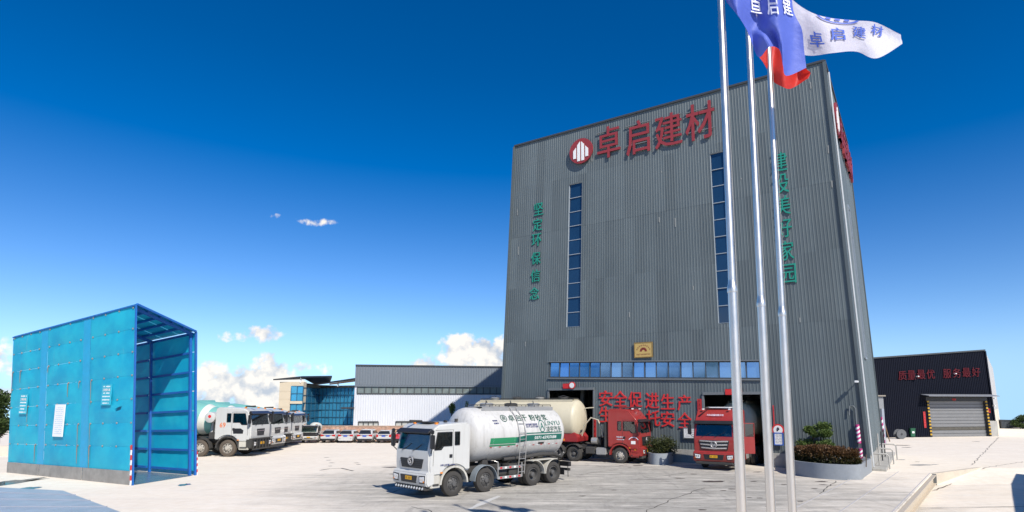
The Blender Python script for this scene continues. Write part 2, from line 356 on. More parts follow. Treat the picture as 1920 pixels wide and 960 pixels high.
for x, y, w in ((612, 858, 6), (616, 863, 6), (622, 868, 6), (619, 874, 5), (668, 868, 6), (672, 871, 6), (731, 876, 16), (740, 889, 10), (1106, 864, 12), (1152, 859, 8), (1196, 873, 11), (1275, 897, 10), (1338, 903, 24),
                (1092, 930, 8), (1151, 919, 6), (1372, 917, 8), (1356, 920, 6), (1425, 934, 7), (1405, 933, 6), (1316, 956, 9), (1420, 885, 10), (1474, 863, 9), (1470, 908, 8), (1540, 903, 12), (1544, 909, 8), (1527, 916, 8),
                (1165, 873, 5), (1180, 877, 4), (1300, 889, 7), (1256, 894, 4), (1413, 903, 8), (1690, 835, 16), (1700, 839, 10), (1830, 828, 8), (1360, 940, 3), (1440, 950, 6), (1500, 940, 7), (1720, 866, 5), (1232, 868, 9)):
    c = G(x, y); s = w / F * c.y; blot(c, s, s * .55, random.uniform(-.2, .3))
for x, y, w in ((1728, 872, 24), (1690, 862, 12), (1752, 871, 10)):
    c = G(x, y); s = w / F * c.y; blot(c, s, s * .5, .3, 'damp_patch', mat('damp_concrete', (.3, .29, .275), .8, var=.25))
WATER = mat('puddle_water', (.10, .11, .10), .06, var=.2, spec=.8)
for i, (x, y, w, h) in enumerate(((18, 906, 30, 2.4), (40, 918, 24, .9), (346, 909, 11, .5), (60, 901, 8, .5))):
    c = G(x, y); s = w / F * c.y
    pu = tag(blot(c, s, h, .1, 'puddle', WATER, None, .007, 22), kind='structure'); pu.parent = None

# wooded hills round the far side of the yard, behind the camera, as the window panes mirror them
def hills():
    mb = MB(); lo = []; mid = []; hi = []; rnd = random.Random(12); n = 90
    for k in range(n + 1):
        a = R(95 + 195 * k / n); r = 330 + 40 * math.sin(k * .37); h = 17 + 7 * math.sin(k * .23) + 5 * math.sin(k * .61 + 1) + rnd.uniform(-.8, .8)
        d = Vector((math.sin(a), math.cos(a), 0)); lo.append(d * (r - 60) + Vector((0, 0, -25))); mid.append(d * (r - 15) + Vector((0, 0, h * .6))); hi.append(d * r + Vector((0, 0, h)))
    mb.loft([lo, mid, hi, [p * 1.25 - Vector((0, 0, 30)) for p in hi]], cap=False, closed=False)
    tag(mb.build('hills', mat('wooded_hill', (.05, .08, .035), .9, var=.5, vscale=.06), smooth=True), kind='structure')
hills()

# ---------------------------------------------------------------- weighbridges, retaining wall
TANP = mat('cream_beam_paint', (.52, .45, .35), .5, var=.12, streak=.25, streak_col=(.3, .2, .12))
DECKM = mat('worn_steel_deck', (.44, .43, .43), .75, var=.25, vscale=1.2, metal=.0, streak=0)
def weighbridge():
    L = 19.0; t = thing('weighbridge', 'long steel weighbridge with cream side beam at the foot of the flagpoles', 'weighbridge', tuple(W1))
    for k in range(5):                                           # deck plates
        a = W1 + WA * (L * k / 5 + .01); b = W1 + WA * (L * (k + 1) / 5 - .01); mb = MB()
        c = (a + b) / 2 + WL * 1.62; c.z = .012; mb.obox(c, WA * ((b - a).length / 2), WL * 1.6, (0, 0, .024)); mb.build('deck_plate', GROUND, t, world=True, bevel=.006, seg=1)
        for off in (.12, 1.62, 3.1):
            mb = MB(); c2 = (a + b) / 2 + WL * off; c2.z = .04; mb.obox(c2, WA * ((b - a).length / 2 - .02), WL * .02, (0, 0, .006)); mb.build('deck_rib', DECKM, t, world=True)
    mid = W1 + WA * (L / 2 + .1)
    for nm, z, hz, off, hy in (('top_flange', -.045, .03, -.05, .13), ('beam_web', -.27, .19, .0, .03), ('bottom_flange', -.48, .02, -.05, .13)):
        mb = MB(); c = mid + WL * off; c.z = z; mb.obox(c, WA * (L / 2), WL * hy, (0, 0, hz)); mb.build(nm, TANP, t, world=True, bevel=.005, seg=1)
    for k in range(0):
        mb = MB(); c = W1 + WA * (.6 + k * 3.5) - WL * .07; c.z = -.27; mb.obox(c, WA * .02, WL * .055, (0, 0, .185)); mb.build('stiffener', TANP, t, world=True)
    mb = MB(); c = W1 + WA * .02 - WL * .03; c.z = -.28; mb.obox(c, WA * .03, WL * .16, (0, 0, .3)); mb.build('end_plate', TRIM, t, world=True, bevel=.006, seg=1)
    mb = MB(); c = mid + WL * 1.2; c.z = -.56; mb.obox(c, WA * (L / 2), WL * .9, (0, 0, .04)); mb.build('pit_floor', CRACK, t, world=True)
weighbridge()
mb = MB(); dR = (WE - W1).normalized(); nR = Vector((dR.y, -dR.x, 0))
a0 = W1 - WA * .06; n_ = 6; rings = []
for k in range(n_ + 1):
    p = a0.lerp(WE, k / n_); zt = .02; zb_ = -.64 + .62 * smooth01(k / n_ * .9)
    rings.append([p + nR * .06 + Vector((0, 0, zb_)), p + nR * .03 + Vector((0, 0, zt)), p - nR * .22 + Vector((0, 0, zt)), p - nR * .22 + Vector((0, 0, zb_))])
mb.loft(rings); single('retaining_wall', mb, mat('cream_concrete', (.55, .49, .40), .9, var=.25, vscale=1.5, bump=.4), 'low tapering concrete retaining wall beyond the end of the weighbridge', 'wall')
mb = MB(); q = [G(-60, 912), G(118, 921), G(262, 975), G(-140, 985)]
mb.loft([[p + Vector((0, 0, .002)) for p in q], [p + Vector((0, 0, .03)) for p in q]])
st = single('steel_plate', mb, mat('galvanised_plate', (.42, .46, .52), .45, var=.3, vscale=1.2, metal=.25), 'bluish steel ground plate in the near left corner before the blue shed', 'steel plate')
for k in range(4):
    m2 = MB(); a = q[0].lerp(q[3], .2 + k * .22); b = q[1].lerp(q[2], .2 + k * .22); m2.tube([a + Vector((0, 0, .033)), b + Vector((0, 0, .033))], .03, 6); m2.build('plate_rib', mat('deck_rib_steel', (.28, .31, .36), .5), st, world=True)

# ---------------------------------------------------------------- corrugated walls
def corrugated(fp, n, holes, h=.05, prof=((0, 0), (.6, 0), (.7, 1), (.92, 1), (1, 0)), ztop=1.0, zbot=0.0, laps=(), per=5):
    """fp(s, z, off) -> point; holes: list of (s0, s1, zb(s), zt(s)); z runs zbot..ztop"""
    mb = MB()
    snapped = [(round(a * n), round(b * n), zb, zt) for a, b, zb, zt in holes]
    for i in range(n):
        cuts = sorted([(zb((i + .5) / n), zt((i + .5) / n)) for a, b, zb, zt in snapped if a <= i < b]); z = zbot; iv = []
        for c0, c1 in cuts:
            if c0 > z + .01: iv.append((z, c0))
            z = c1
        if ztop > z: iv.append((z, ztop))
        rr = []
        for z0, z1 in iv:
            zs = [z0] + [q for q in laps if z0 + .2 < q < z1 - .2] + [z1]; rr += list(zip(zs, zs[1:]))
        for z0, z1 in rr:
            k = random.Random((i // per) * 131 + sum(q <= z0 for q in laps)).random(); lap = .006 * (sum(q <= z0 for q in laps) % 2)
            mb.a += [k] * (len(prof) - 1); prof_h = h
            lo = [fp((i + q) / n, z0, o * h) for q, o in prof]; hi = [fp((i + q) / n, z1, o * h) for q, o in prof]; lo = [fp((i + q) / n, z0, o * h + lap) for q, o in prof]; hi = [fp((i + q) / n, z1, o * h + lap) for q, o in prof]
            mb.loft([lo, hi], cap=False, closed=False)
    return mb
# ---------------------------------------------------------------- tower
TBR = G(1632, 885); TD = ray(-793, 760).normalized(); TN = Vector((-TD.y, TD.x, 0)); TN = TN if TN.y < 0 else -TN       # facade: TD runs left and away, TN faces the yard
TS = -TN                                                                                                             # side wall runs back along TS
TH = 25.59; UL0, UL1, UR0, UR1 = 26.28, 25.04, 0.0, 1.03
FAC = Plane(TBR, TN, -TD)
def fu(s, z): t = z / TH; ul = UL0 + (UL1 - UL0) * t; ur = UR0 + (UR1 - UR0) * t; return ul + (ur - ul) * s
def TF(s, z, off=0.0): return TBR + TD * fu(s, z) + Vector((0, 0, z)) + TN * off
def sz(x, y):
    w = FAC.pt(x, y); u = (w - TBR).dot(TD); z = w.z; t = z / TH; ul = UL0 + (UL1 - UL0) * t; ur = UR0 + (UR1 - UR0) * t
    return (ul - u) / (ul - ur), z
NR = 124
def lin(sa, za, sb, zb): return lambda s: za + (zb - za) * (s - sa) / (sb - sa)
def snap(s): return round(s * NR) / NR
s0, s1 = snap(sz(1030, 690)[0]), snap(sz(1424, 697)[0])
strip = (s0, s1, lin(s0, 5.97, s1, 5.50), lin(s0, 7.12, s1, 6.60))
v0, v1 = snap(sz(1064, 480)[0]), snap(sz(1088, 480)[0]); zvb, zvt = sz(1073, 613)[1], sz(1081, 343)[1]
vl = (v0, v1, lambda s: zvb, lambda s: zvt)
w0, w1 = snap(sz(1340, 440)[0]), snap(sz(1364, 440)[0]); zwb, zwt = sz(1355, 606)[1], sz(1346, 285)[1]
vr = (w0, w1, lambda s: zwb, lambda s: zwt)
d0, d1 = snap(sz(1028, 770)[0]), snap(sz(1113, 780)[0]); e0, e1 = snap(sz(1319, 800)[0]), snap(sz(1433, 800)[0])
door1 = (d0, d1, lambda s: 0.0, lambda s: 4.95); door2 = (e0, e1, lambda s: 0.0, lambda s: 4.5)
holes = [strip, vl, vr, door1, door2]
tower = thing('tower_building', 'tall grey metal-clad tower with red signs and two lorry doorways', 'building', tuple(TF(.5, 0, -7)))
corrugated(TF, NR, holes, .014, ztop=TH, laps=(8.9, 13.3, 17.6, 21.8), per=4).build('front_wall', CLAD, tower, world=True)
TDEP = 15.0
def TSd(s, z, off=0.0):                                            # side wall, s from the near corner backwards
    t = z / TH; return TBR + TD * (UR0 + (UR1 - UR0) * t - off) + TS * (s * (TDEP - .8 * t) + .0) + Vector((0, 0, z))
def TLf(s, z, off=0.0): t = z / TH; return TBR + TD * (UL0 + (UL1 - UL0) * t + off) + TS * ((1 - s) * (TDEP - .8 * t)) + Vector((0, 0, z))
def TBk(s, z, off=0.0): t = z / TH; return TF(1 - s, z) + TS * (TDEP - .8 * t + off)
SIDE = Plane(TBR, -TD, TS)
corrugated(TSd, 66, [], .014, ztop=TH, laps=(8.9, 13.3, 17.6, 21.8), per=4).build('side_wall', CLAD, tower, world=True)
corrugated(TLf, 44, [], .022, ztop=TH).build('side_wall', CLAD, tower, world=True)
corrugated(TBk, 40, [], .022, ztop=TH).build('back_wall', CLAD, tower, world=True)
mb = MB(); mb.quad(TF(0, TH - .3), TF(1, TH - .3), TBk(0, TH - .3), TBk(1, TH - .3)); mb.build('roof', TRIM, tower, world=True)
def rail(name, a, b, r, m, par, n=None):
    mb = MB(); d = (b - a).normalized(); n = (n or TN); sd = d.cross(n).normalized(); mb.obox((a + b) / 2, d * ((b - a).length / 2), sd * r, n.normalized() * r); return mb.build(name, m, par, world=True)
COP = mat('dark_coping', (.05, .055, .058), .5)
rail('coping', TF(0, TH + .03, .03), TF(1, TH + .03, .03), .07, COP, tower); rail('coping', TSd(0, TH + .03, .03), TSd(1, TH + .03, .03), .07, COP, tower, -TD)
rail('corner_flashing', TF(1, 0.05, .02), TF(1, TH - .06, .02), .09, CLAD, tower); rail('corner_flashing', TF(0, .05, .02), TF(0, TH - .06, .02), .09, CLAD, tower)
rail('corner_flashing', TSd(1, .05, .02), TSd(1, TH - .06, .02), .08, CLAD, tower)
def panes(hole, nx, nz, parent, gm, fm, fr=.045, rec=-.11):
    a, b, zb, zt = hole
    back = MB(); back.quad(TF(a, zb(a), rec - .06), TF(b, zb(b), rec - .06), TF(b, zt(b), rec - .06), TF(a, zt(a), rec - .06)); back.build('reveal', STEEL, parent, world=True)
    for p, q in (((a, zb(a)), (b, zb(b))), ((a, zt(a)), (b, zt(b))), ((a, zb(a)), (a, zt(a))), ((b, zb(b)), (b, zt(b)))):
        mb = MB(); mb.quad(TF(p[0], p[1], .03), TF(q[0], q[1], .03), TF(q[0], q[1], rec - .06), TF(p[0], p[1], rec - .06)); mb.build('reveal', fm, parent, world=True)
    rnd = random.Random(5)
    for i in range(nx):
        for k in range(nz):
            sa, sb = a + (b - a) * i / nx, a + (b - a) * (i + 1) / nx; e = .03 / 26
            def zz(s, q): return zb(s) + (zt(s) - zb(s)) * q
            j = [rnd.uniform(-.018, .018) for _ in range(4)]
            pts = [(sa + e, zz(sa, k / nz) + .03, j[0]), (sb - e, zz(sb, k / nz) + .03, j[1]), (sb - e, zz(sb, (k + 1) / nz) - .03, j[2]), (sa + e, zz(sa, (k + 1) / nz) - .03, j[0] + j[2] - j[1])]
            mb = MB(); mb.loft([[TF(s, z, rec + o - .02) for s, z, o in pts], [TF(s, z, rec + o) for s, z, o in pts]]); mb.build('pane', gm, parent, world=True)
    for i in range(nx + 1):
        s = a + (b - a) * i / nx; rail('mullion', TF(s, zb(s), rec + .03), TF(s, zt(s), rec + .03), fr * (.7 if 0 < i < nx else 1.0), fm, parent)
    for k in range(nz + 1):
        q = k / nz; rail('transom', TF(a, zb(a) + (zt(a) - zb(a)) * q, rec + .033), TF(b, zb(b) + (zt(b) - zb(b)) * q, rec + .033), fr * (.8 if 0 < k < nz else 1.05), fm, parent)
BLUEG = mat('blue_mirror_glass', (.22, .42, .74), .05, metal=.8, var=.15, vscale=.6)
DKBLUE = mat('dark_blue_glass', (.014, .05, .11), .08, metal=.2, var=.25, vscale=.5, spec=.6)
FRAME = mat('light_window_frame', (.3, .34, .37), .4)
def window(hole, nx, nz, gm, fm, **k):
    a, b, zb, zt = hole
    e = bpy.data.objects.new('window', None); COL.objects.link(e); e.parent = tower; e.location = WM(tower).inverted() @ TF((a + b) / 2, zb((a + b) / 2)); e.empty_display_size = .3
    panes(hole, nx, nz, e, gm, fm, **k)
window(strip, 18, 1, BLUEG, mat('dark_window_frame', (.06, .07, .075), .45)); window(vl, 1, 10, DKBLUE, FRAME, fr=.03); window(vr, 1, 10, DKBLUE, FRAME, fr=.03)
rail('window_sill', TF(s0 - .002, strip[2](s0) - .08, .06), TF(s1 + .002, strip[2](s1) - .08, .06), .05, TRIM, tower); rail('window_head', TF(s0 - .002, strip[3](s0) + .06, .05), TF(s1 + .002, strip[3](s1) + .06, .05), .04, TRIM, tower)
for a, b, zb, zt in (door1, door2):
    rail('door_head', TF(a, zt(a) + .08, .04), TF(b, zt(b) + .08, .04), .09, TRIM, tower)
    rail('door_jamb', TF(a, 0, .02), TF(a, zt(a), .02), .07, TRIM, tower); rail('door_jamb', TF(b, 0, .02), TF(b, zt(b), .02), .07, TRIM, tower)
    for q, dep in ((.35, -3.0), (.35, -7.0), (.9, -3.5)):
        s = a + (b - a) * q; rail('interior_column', TF(s, 0, dep), TF(s, 8, dep), .14, mat('interior_steel', (.16, .18, .19), .6), tower)
for sa, sb in ((0, d0), (d1, e0), (e1, 1)):
    mb = MB(); hgt = .85
    mb.loft([[TF(sa, 0, .07), TF(sb, 0, .07), TF(sb, 0, -.1), TF(sa, 0, -.1)], [TF(sa, hgt, .07), TF(sb, hgt, .07), TF(sb, hgt, -.1), TF(sa, hgt, -.1)]]); mb.build('plinth', CONC, tower, world=True, bevel=.01, seg=1)
mb = MB(); mb.loft([[TSd(0, 0, .09), TSd(1, 0, .09), TSd(1, 0, -.1), TSd(0, 0, -.1)], [TSd(0, .85, .09), TSd(1, .85, .09), TSd(1, .85, -.1), TSd(0, .85, -.1)]]); mb.build('plinth', CONC, tower, world=True)
# ledge of concrete along the side, pipes
mb = MB(); mb.loft([[TSd(.02, 0, .8), TSd(1, 0, .8), TSd(1, 0, .1), TSd(.02, 0, .1)], [TSd(.02, .18, .8), TSd(1, .18, .8), TSd(1, .18, .1), TSd(.02, .18, .1)]]); mb.build('footing', CONC, tower, world=True, bevel=.02, seg=1)
# side wall: strip window, downpipe
def side_s(x, y): w = SIDE.pt(x, y); return ((w - TBR).dot(TS)) / TDEP, w.z
sa, za = side_s(1592, 330); sb, zb2 = side_s(1613, 600)
e = bpy.data.objects.new('window', None); COL.objects.link(e); e.parent = tower; e.location = WM(tower).inverted() @ TSd(.42, 6)
for k in range(10):
    z0 = 7 + 10.5 * k / 10; z1 = 7 + 10.5 * (k + 1) / 10; mb = MB()
    mb.loft([[TSd(.37, z0 + .04, .06), TSd(.45, z0 + .04, .06), TSd(.45, z1 - .04, .06), TSd(.37, z1 - .04, .06)], [TSd(.37, z0 + .04, .075), TSd(.45, z0 + .04, .075), TSd(.45, z1 - .04, .075), TSd(.37, z1 - .04, .075)]]); mb.build('pane', DKBLUE, e, world=True)
for s in (.365, .455): rail('mullion', TSd(s, 6.95, .07), TSd(s, 17.55, .07), .05, FRAME, e, -TD)
for z in (6.95, 17.55): rail('transom', TSd(.365, z, .072), TSd(.455, z, .072), .05, FRAME, e, -TD)
mb = MB(); mb.tube([TSd(.07, .2, .12), TSd(.07, 12, .12), TSd(.07, TH - .3, .12)], .06, 8); mb.build('downpipe', mat('pale_downpipe', (.5, .52, .53), .4), tower, world=True, smooth=True)
PIPEM = mat('weathered_pipe', (.42, .41, .38), .5, var=.2)
for s, hgt, ln in ((.14, .9, .7), (.38, 1.0, .8), (.62, 1.1, .9)):
    mb = MB(); a = TSd(s, hgt, .1); mb.tube([a, a - TD * ln, a - TD * (ln + .12) + Vector((0, 0, -.12)) + TS * .02, a - TD * (ln + .14) + Vector((0, 0, -hgt + .03)) + TS * .03], .045, 8); mb.build('drain_pipe', PIPEM, tower, world=True, smooth=True)
    mb = MB(); a = TSd(s + .04, 0.18, .35); mb.tube([a, a + Vector((0, 0, 1.9))], .04, 8); mb.build('conduit', STEEL if s > .3 else PIPEM, tower, world=True, smooth=True)

SCUFF = mat('pale_scuff', (.27, .28, .265), .8, var=.3, vscale=4)
for x, y, h in ((972, 470, 16), (1236, 412, 10), (1266, 417, 18), (1240, 322, 4), (970, 398, 12), (1520, 160, 14), (1553, 280, 16), (1560, 345, 14), (1390, 335, 3), (985, 645, 9), (1300, 540, 8), (1180, 590, 10), (1110, 300, 6), (1500, 600, 9)):
    mb = MB(); c = FAC.pt(x, y, .03); zz_ = h / F * c.y / 2; mb.obox(c, TD * .035, Vector((0, 0, zz_)), TN * .002); mb.build('scuff_mark', SCUFF, tower, world=True)

# ---------------------------------------------------------------- lettering and signs on the tower
def char_sign(name, label, chars, plane, m, dep, bold, group=None, right=None, cat='sign'):
    c0 = plane.pt(*chars[0][1:3]); t = thing(name, label, cat, tuple(c0), 0, group)
    for ch, x, y, w, h in chars:
        c = plane.pt(x, y, dep); wl = (plane.pt(x + w / 2, y) - plane.pt(x - w / 2, y)).length; hl = (plane.pt(x, y + h / 2) - plane.pt(x, y - h / 2)).length
        text_on('character', ch, c, plane.r, (0, 0, 1), wl, hl, m, t, bold, .03 if h > 20 else .015)
    return t
def disc(c, r, n, th, name, m, parent, seg=40, up=Vector((0, 0, 1))):
    n = Vector(n).normalized(); rt = up.cross(n).normalized(); u = n.cross(rt); mb = MB()
    ring = lambda o, q: [c + n * o + (rt * math.cos(2 * math.pi * k / seg) + u * math.sin(2 * math.pi * k / seg)) * q for k in range(seg)]
    mb.loft([ring(0, r), ring(th, r)]); return mb.build(name, m, parent, world=True)
def logo(plane, c, r, t, off=.15):
    disc(c + plane.n * off, r, plane.n, .12, 'disc', RED_SIGN, t)
    for dx, h0, h1 in ((-.53, -.55, .2), (-.18, -.8, .62), (.17, -.8, .62), (.52, -.55, .2)):
        mb = MB(); q = [(dx - .12, h0), (dx + .12, h0), (dx + .12, h1 + (.13 if dx < 0 else -.13)), (dx - .12, h1 - (.13 if dx < 0 else -.13))]
        for o1, o2 in ((off + .121, off + .16),): mb.loft([[c + plane.n * o1 + plane.r * (a * r) + Vector((0, 0, b * r)) for a, b in q], [c + plane.n * o2 + plane.r * (a * r) + Vector((0, 0, b * r)) for a, b in q]])
        mb.build('bar', PANEW, t, world=True)
t = char_sign('company_sign', 'big red raised company sign with round logo along the tower top', [('卓', 1141, 266, 41, 58), ('启', 1196, 257, 42, 62), ('建', 1253, 244, 49, 62), ('材', 1312, 227, 52, 68)], FAC, RED_SIGN, .13, .01)
c = FAC.pt(1092, 285); logo(FAC, c, 1.02, t)
FR_ST = mat('sign_frame_steel', (.17, .18, .185), .5)
for x in (1141, 1196, 1253, 1312):
    for dz in (-.8, .75):
        c = FAC.pt(x, 250 - (x - 1196) * .22, .1); a = c + TD * 1.0; b = c - TD * 1.0; a.z += dz; b.z += dz; rail('sign_rail', a, b, .03, FR_ST, t)
t = thing('company_sign', 'red company sign with round logo seen edge-on on the tower side wall', 'sign', tuple(TSd(.2, 22)))
c = TSd(.16, 22.6, .12); logo(SIDE, c, 1.05, t, .02)
for k, ch in enumerate('卓启建材'):
    c = TSd(.32 + k * .165, 22.5, .2); text_on('character', ch, c, TS, (0, 0, 1), 1.9, 2.1, RED_SIGN, t, .02, .08)
char_sign('slogan_sign', 'column of small green characters near the left edge of the tower', [(ch, x, y, 17, 23) for ch, x, y in zip('坚定环保信念', (1010, 1008, 1006, 1005, 1004, 1002), (392, 421, 450, 484, 517, 550))], FAC, GREEN_SIGN, .06, .006)
char_sign('slogan_sign', 'column of green characters partly behind the flagpoles', [(ch, x, y, 29, 36) for ch, x, y in zip('建设美好家园', (1461, 1464, 1467, 1470, 1474, 1478), (304, 344, 385, 427, 470, 513))], FAC, GREEN_SIGN, .06, .006)
RED_B = mat('bright_red_sign', (.62, .03, .03), .4, var=.08)
char_sign('slogan_sign', 'upper row of bright red characters between the two lorry doors', [(ch, x, y, 25, 29) for ch, x, y in zip('安全促进生产', (1136, 1163, 1191, 1223, 1252, 1283), (747, 747.5, 749, 751, 753, 755))], FAC, RED_B, .045, .01)
char_sign('slogan_sign', 'lower row of bright red characters half hidden by the red tractor cab', [(ch, x, y, 25, 29) for ch, x, y in zip('生产依托安全', (1136, 1163, 1191, 1225, 1252, 1284), (777, 779, 781, 784, 786, 788))], FAC, RED_B, .045, .01)
def board(name, label, cat, x, y, w, h, m, plane=FAC, off=.08, th=.05, frame=None):
    c = plane.pt(x, y, off); t = thing(name, label, cat, tuple(c)); wl = (plane.pt(x + w / 2, y) - plane.pt(x - w / 2, y)).length / 2; hl = (plane.pt(x, y + h / 2) - plane.pt(x, y - h / 2)).length / 2
    mb = MB(); mb.obox(c, plane.r * wl, Vector((0, 0, hl)), plane.n * (th / 2)); mb.build('board', m, t, world=True, bevel=.008, seg=1)
    if frame:
        for sx, sy in ((0, 1), (0, -1), (1, 0), (-1, 0)):
            mb = MB(); cc = c + plane.r * (sx * wl) + Vector((0, 0, sy * hl)) + plane.n * (th * .3)
            mb.obox(cc, plane.r * (wl + .03 if sy else .03), Vector((0, 0, .03 if sy else hl - .031)), plane.n * (th * .55)); mb.build('frame', frame, t, world=True)
    return t, c + plane.n * (th / 2 + .004), wl, hl
def glyph(c, plane, r, m, t, k=0):                       # a character too small to read: a few strokes
    mb = MB(); U = Vector((0, 0, 1)); rnd = random.Random(int(c.x * 1000 + c.z * 700) + k)
    for q in (-.7, 0, .7): mb.obox(c + U * (r * q), plane.r * (r * rnd.uniform(.5, .9)), U * (r * .13), plane.n * .002)
    mb.obox(c + plane.r * (r * rnd.uniform(-.4, .4)) + plane.n * .0015, plane.r * (r * .14), U * (r * .9), plane.n * .002); return mb.build('lettering', m, t, world=True)
def print_line(c, plane, w, h, m, t):                    # a line of print too fine to read
    mb = MB(); n = max(4, int(w / h / 1.1)); rnd = random.Random(int(c.z * 1000))
    for k in range(n):
        if rnd.random() < .88: mb.obox(c + plane.r * (w * ((k + .5) / n - .5)), plane.r * (w / n * .36), Vector((0, 0, h * rnd.uniform(.35, .5))), plane.n * .002)
    return mb.build('print_line', m, t, world=True)
GOLD = mat('brass_plaque', (.62, .42, .14), .35, metal=.3, var=.1)
DKRED = mat('dark_red_print', (.2, .03, .02), .6)
t, c, wl, hl = board('plaque', 'brass plaque with dark red lettering above the strip window', 'plaque', 1206.5, 656, 33, 27, GOLD, off=.1, frame=mat('brass_rim', (.35, .22, .07), .4, metal=.4))
for k in range(9):                                       # arched line of small characters, too small to read
    a = math.pi * (.14 + .72 * k / 8); glyph(c - Vector((0, 0, hl * .35)) + FAC.r * (math.cos(a) * wl * .8) + Vector((0, 0, math.sin(a) * hl * 1.0)), FAC, .055, DKRED, t)
for k in range(10): glyph(c - Vector((0, 0, hl * .62)) + FAC.r * (wl * (-.72 + .16 * k)), FAC, .05, DKRED, t)
for k in range(5):
    a = math.pi * (k + .5) / 5; mb = MB(); o = c - Vector((0, 0, hl * .2)); d = FAC.r * math.cos(a) + Vector((0, 0, 1)) * math.sin(a); e2 = FAC.r * math.sin(a) - Vector((0, 0, 1)) * math.cos(a)
    mb.quad(o + d * hl * .2 - e2 * .05, o + d * hl * .2 + e2 * .05, o + d * hl * .52 + e2 * .1, o + d * hl * .52 - e2 * .1); mb.build('emblem', DKRED, t, world=True)
t, c, wl, hl = board('notice_board', 'white notice board on the wall left of the right lorry door', 'notice', 1297, 812, 30, 19, PANEW, off=.12, frame=TRIM)
GREYP = mat('grey_print', (.35, .36, .38), .7)
for k in range(4): print_line(c + Vector((0, 0, hl * (.6 - k * .4))), FAC, wl * 1.6, hl * .16, GREYP, t)
t, c, wl, hl = board('notice_board', 'white paper notice with blue rims under the round sign by the right door', 'notice', 1460, 823, 16, 22, PANEW, off=.14, frame=mat('blue_rim', (.04, .12, .45), .5))
for k in range(6): print_line(c + Vector((0, 0, hl * (.66 - k * .26))), FAC, wl * 1.5, hl * .1, GREYP, t)
c = FAC.pt(1459, 806, .12); t = thing('prohibition_sign', 'round red and white prohibition sign on the wall beside the right door', 'sign', tuple(c))
disc(c, .36, TN, .04, 'rim', RED_B, t); disc(c + TN * .041, .27, TN, .012, 'face', PANEW, t)
mb = MB(); mb.obox(c + TN * .058, (FAC.r + Vector((0, 0, 1))).normalized() * .11, (FAC.r - Vector((0, 0, 1))).normalized() * .04, TN * .003); mb.ball(c + TN * .056 + Vector((0, 0, .11)), .055, 6); mb.build('pictogram', BLACK, t, world=True)
COUP = mat('couplet_red', (.5, .025, .03), .6, var=.2)
def couplet(label, x, y0, y1, w, n, plane=FAC):
    t, c, wl, hl = board('red_couplet', label, 'banner', x, (y0 + y1) / 2, w, y1 - y0, COUP, plane, .08, .02)
    for k in range(n): glyph(c + Vector((0, 0, hl * (1 - (2 * k + 1) / n))), plane, wl * .7, DKRED, t)
couplet('long red paper couplet hanging left of the right lorry door', 1312, 748, 800, 8, 7)
couplet('narrow faded red paper strip above the round prohibition sign', 1450.5, 760, 798, 2.5, 2)
couplet('red and white paper strip beside the right edge of the left lorry door', 1115.5, 786, 832, 5, 5)
for x, y, lab in ((1066, 724, 'red festive ornament with round plaque above the left lorry door'), (1374, 735, 'red festive ornament behind a flagpole above the right lorry door')):
    c = FAC.pt(x, y, .16); t = thing('door_ornament', lab, 'ornament', tuple(c)); mb = MB()
    mb.obox(c - FAC.r * .15, FAC.r * .36, Vector((0, 0, .2)), TN * .03); mb.build('banner', RED_B, t, world=True, bevel=.05)
    disc(c + FAC.r * .32 + Vector((0, 0, .05)), .27, TN, .06, 'plaque', RED_B, t, 24); disc(c + FAC.r * .32 + Vector((0, 0, .05)) + TN * .061, .2, TN, .012, 'plaque_face', PANEW, t, 24)
PINK = mat('magenta_stripe', (.5, .04, .2), .5)
def striped(label, base, top, r, n, parent_name='striped_post', group=None):
    t = thing(parent_name, label, 'post', tuple(base), 0, group)
    for k in range(n):
        a = base.lerp(top, k / n); b = base.lerp(top, (k + 1) / n); mb = MB(); sh = Vector((0, 0, .06))
        ring = lambda p, q: [p + Vector((math.cos(2 * math.pi * i / 10) * r, math.sin(2 * math.pi * i / 10) * r, .07 * math.cos(2 * math.pi * i / 10) if q else 0)) for i in range(10)]
        mb.loft([ring(a, k > 0), ring(b, k < n - 1)]); mb.build('band', PINK if k % 2 == 0 else PANEW, t, world=True, smooth=True)
def fac_base(x, y, off): p = FAC.pt(x, y, off); return p
striped('pink and white striped pipe guard on the tower corner above the hedge', FAC.pt(1611, 831, .16), FAC.pt(1607, 796, .16), .11, 9)
striped('short pink and white striped pipe guard low on the corner beside the hedge', FAC.pt(1614, 860, .16), FAC.pt(1613, 841, .16), .11, 5)
striped('slim pink and white striped post at the far end of the tower side wall', TSd(.95, .9, .2), TSd(.95, 2.9, .2), .06, 9)
def wall_lamp(c, n, label):
    t = thing('wall_lamp', label, 'lamp', tuple(c)); mb = MB(); mb.tube([c - n * .1, c + n * .25], .03, 6); mb.build('bracket', STEEL, t, world=True)
    mb = MB(); mb.obox(c + n * .38, n * .16, Vector((n.y, -n.x, 0)) * .1, Vector((0, 0, .06))); mb.build('housing', PANEW, t, world=True, bevel=.02)
wall_lamp(FAC.pt(1607, 716, .1), TN, 'small white security lamp on the tower wall near its right corner')
mb = MB(); p = FAC.pt(1606, 795, .12); mb.tube([p, p + Vector((0, 0, .9)), p + Vector((0, 0, 1.05)) + TD * .12, p + Vector((0, 0, 1.05)) + TD * .3, p + Vector((0, 0, .5)) + TD * .36], .035, 8); mb.build('vent_pipe', TRIM, tower, world=True, smooth=True)
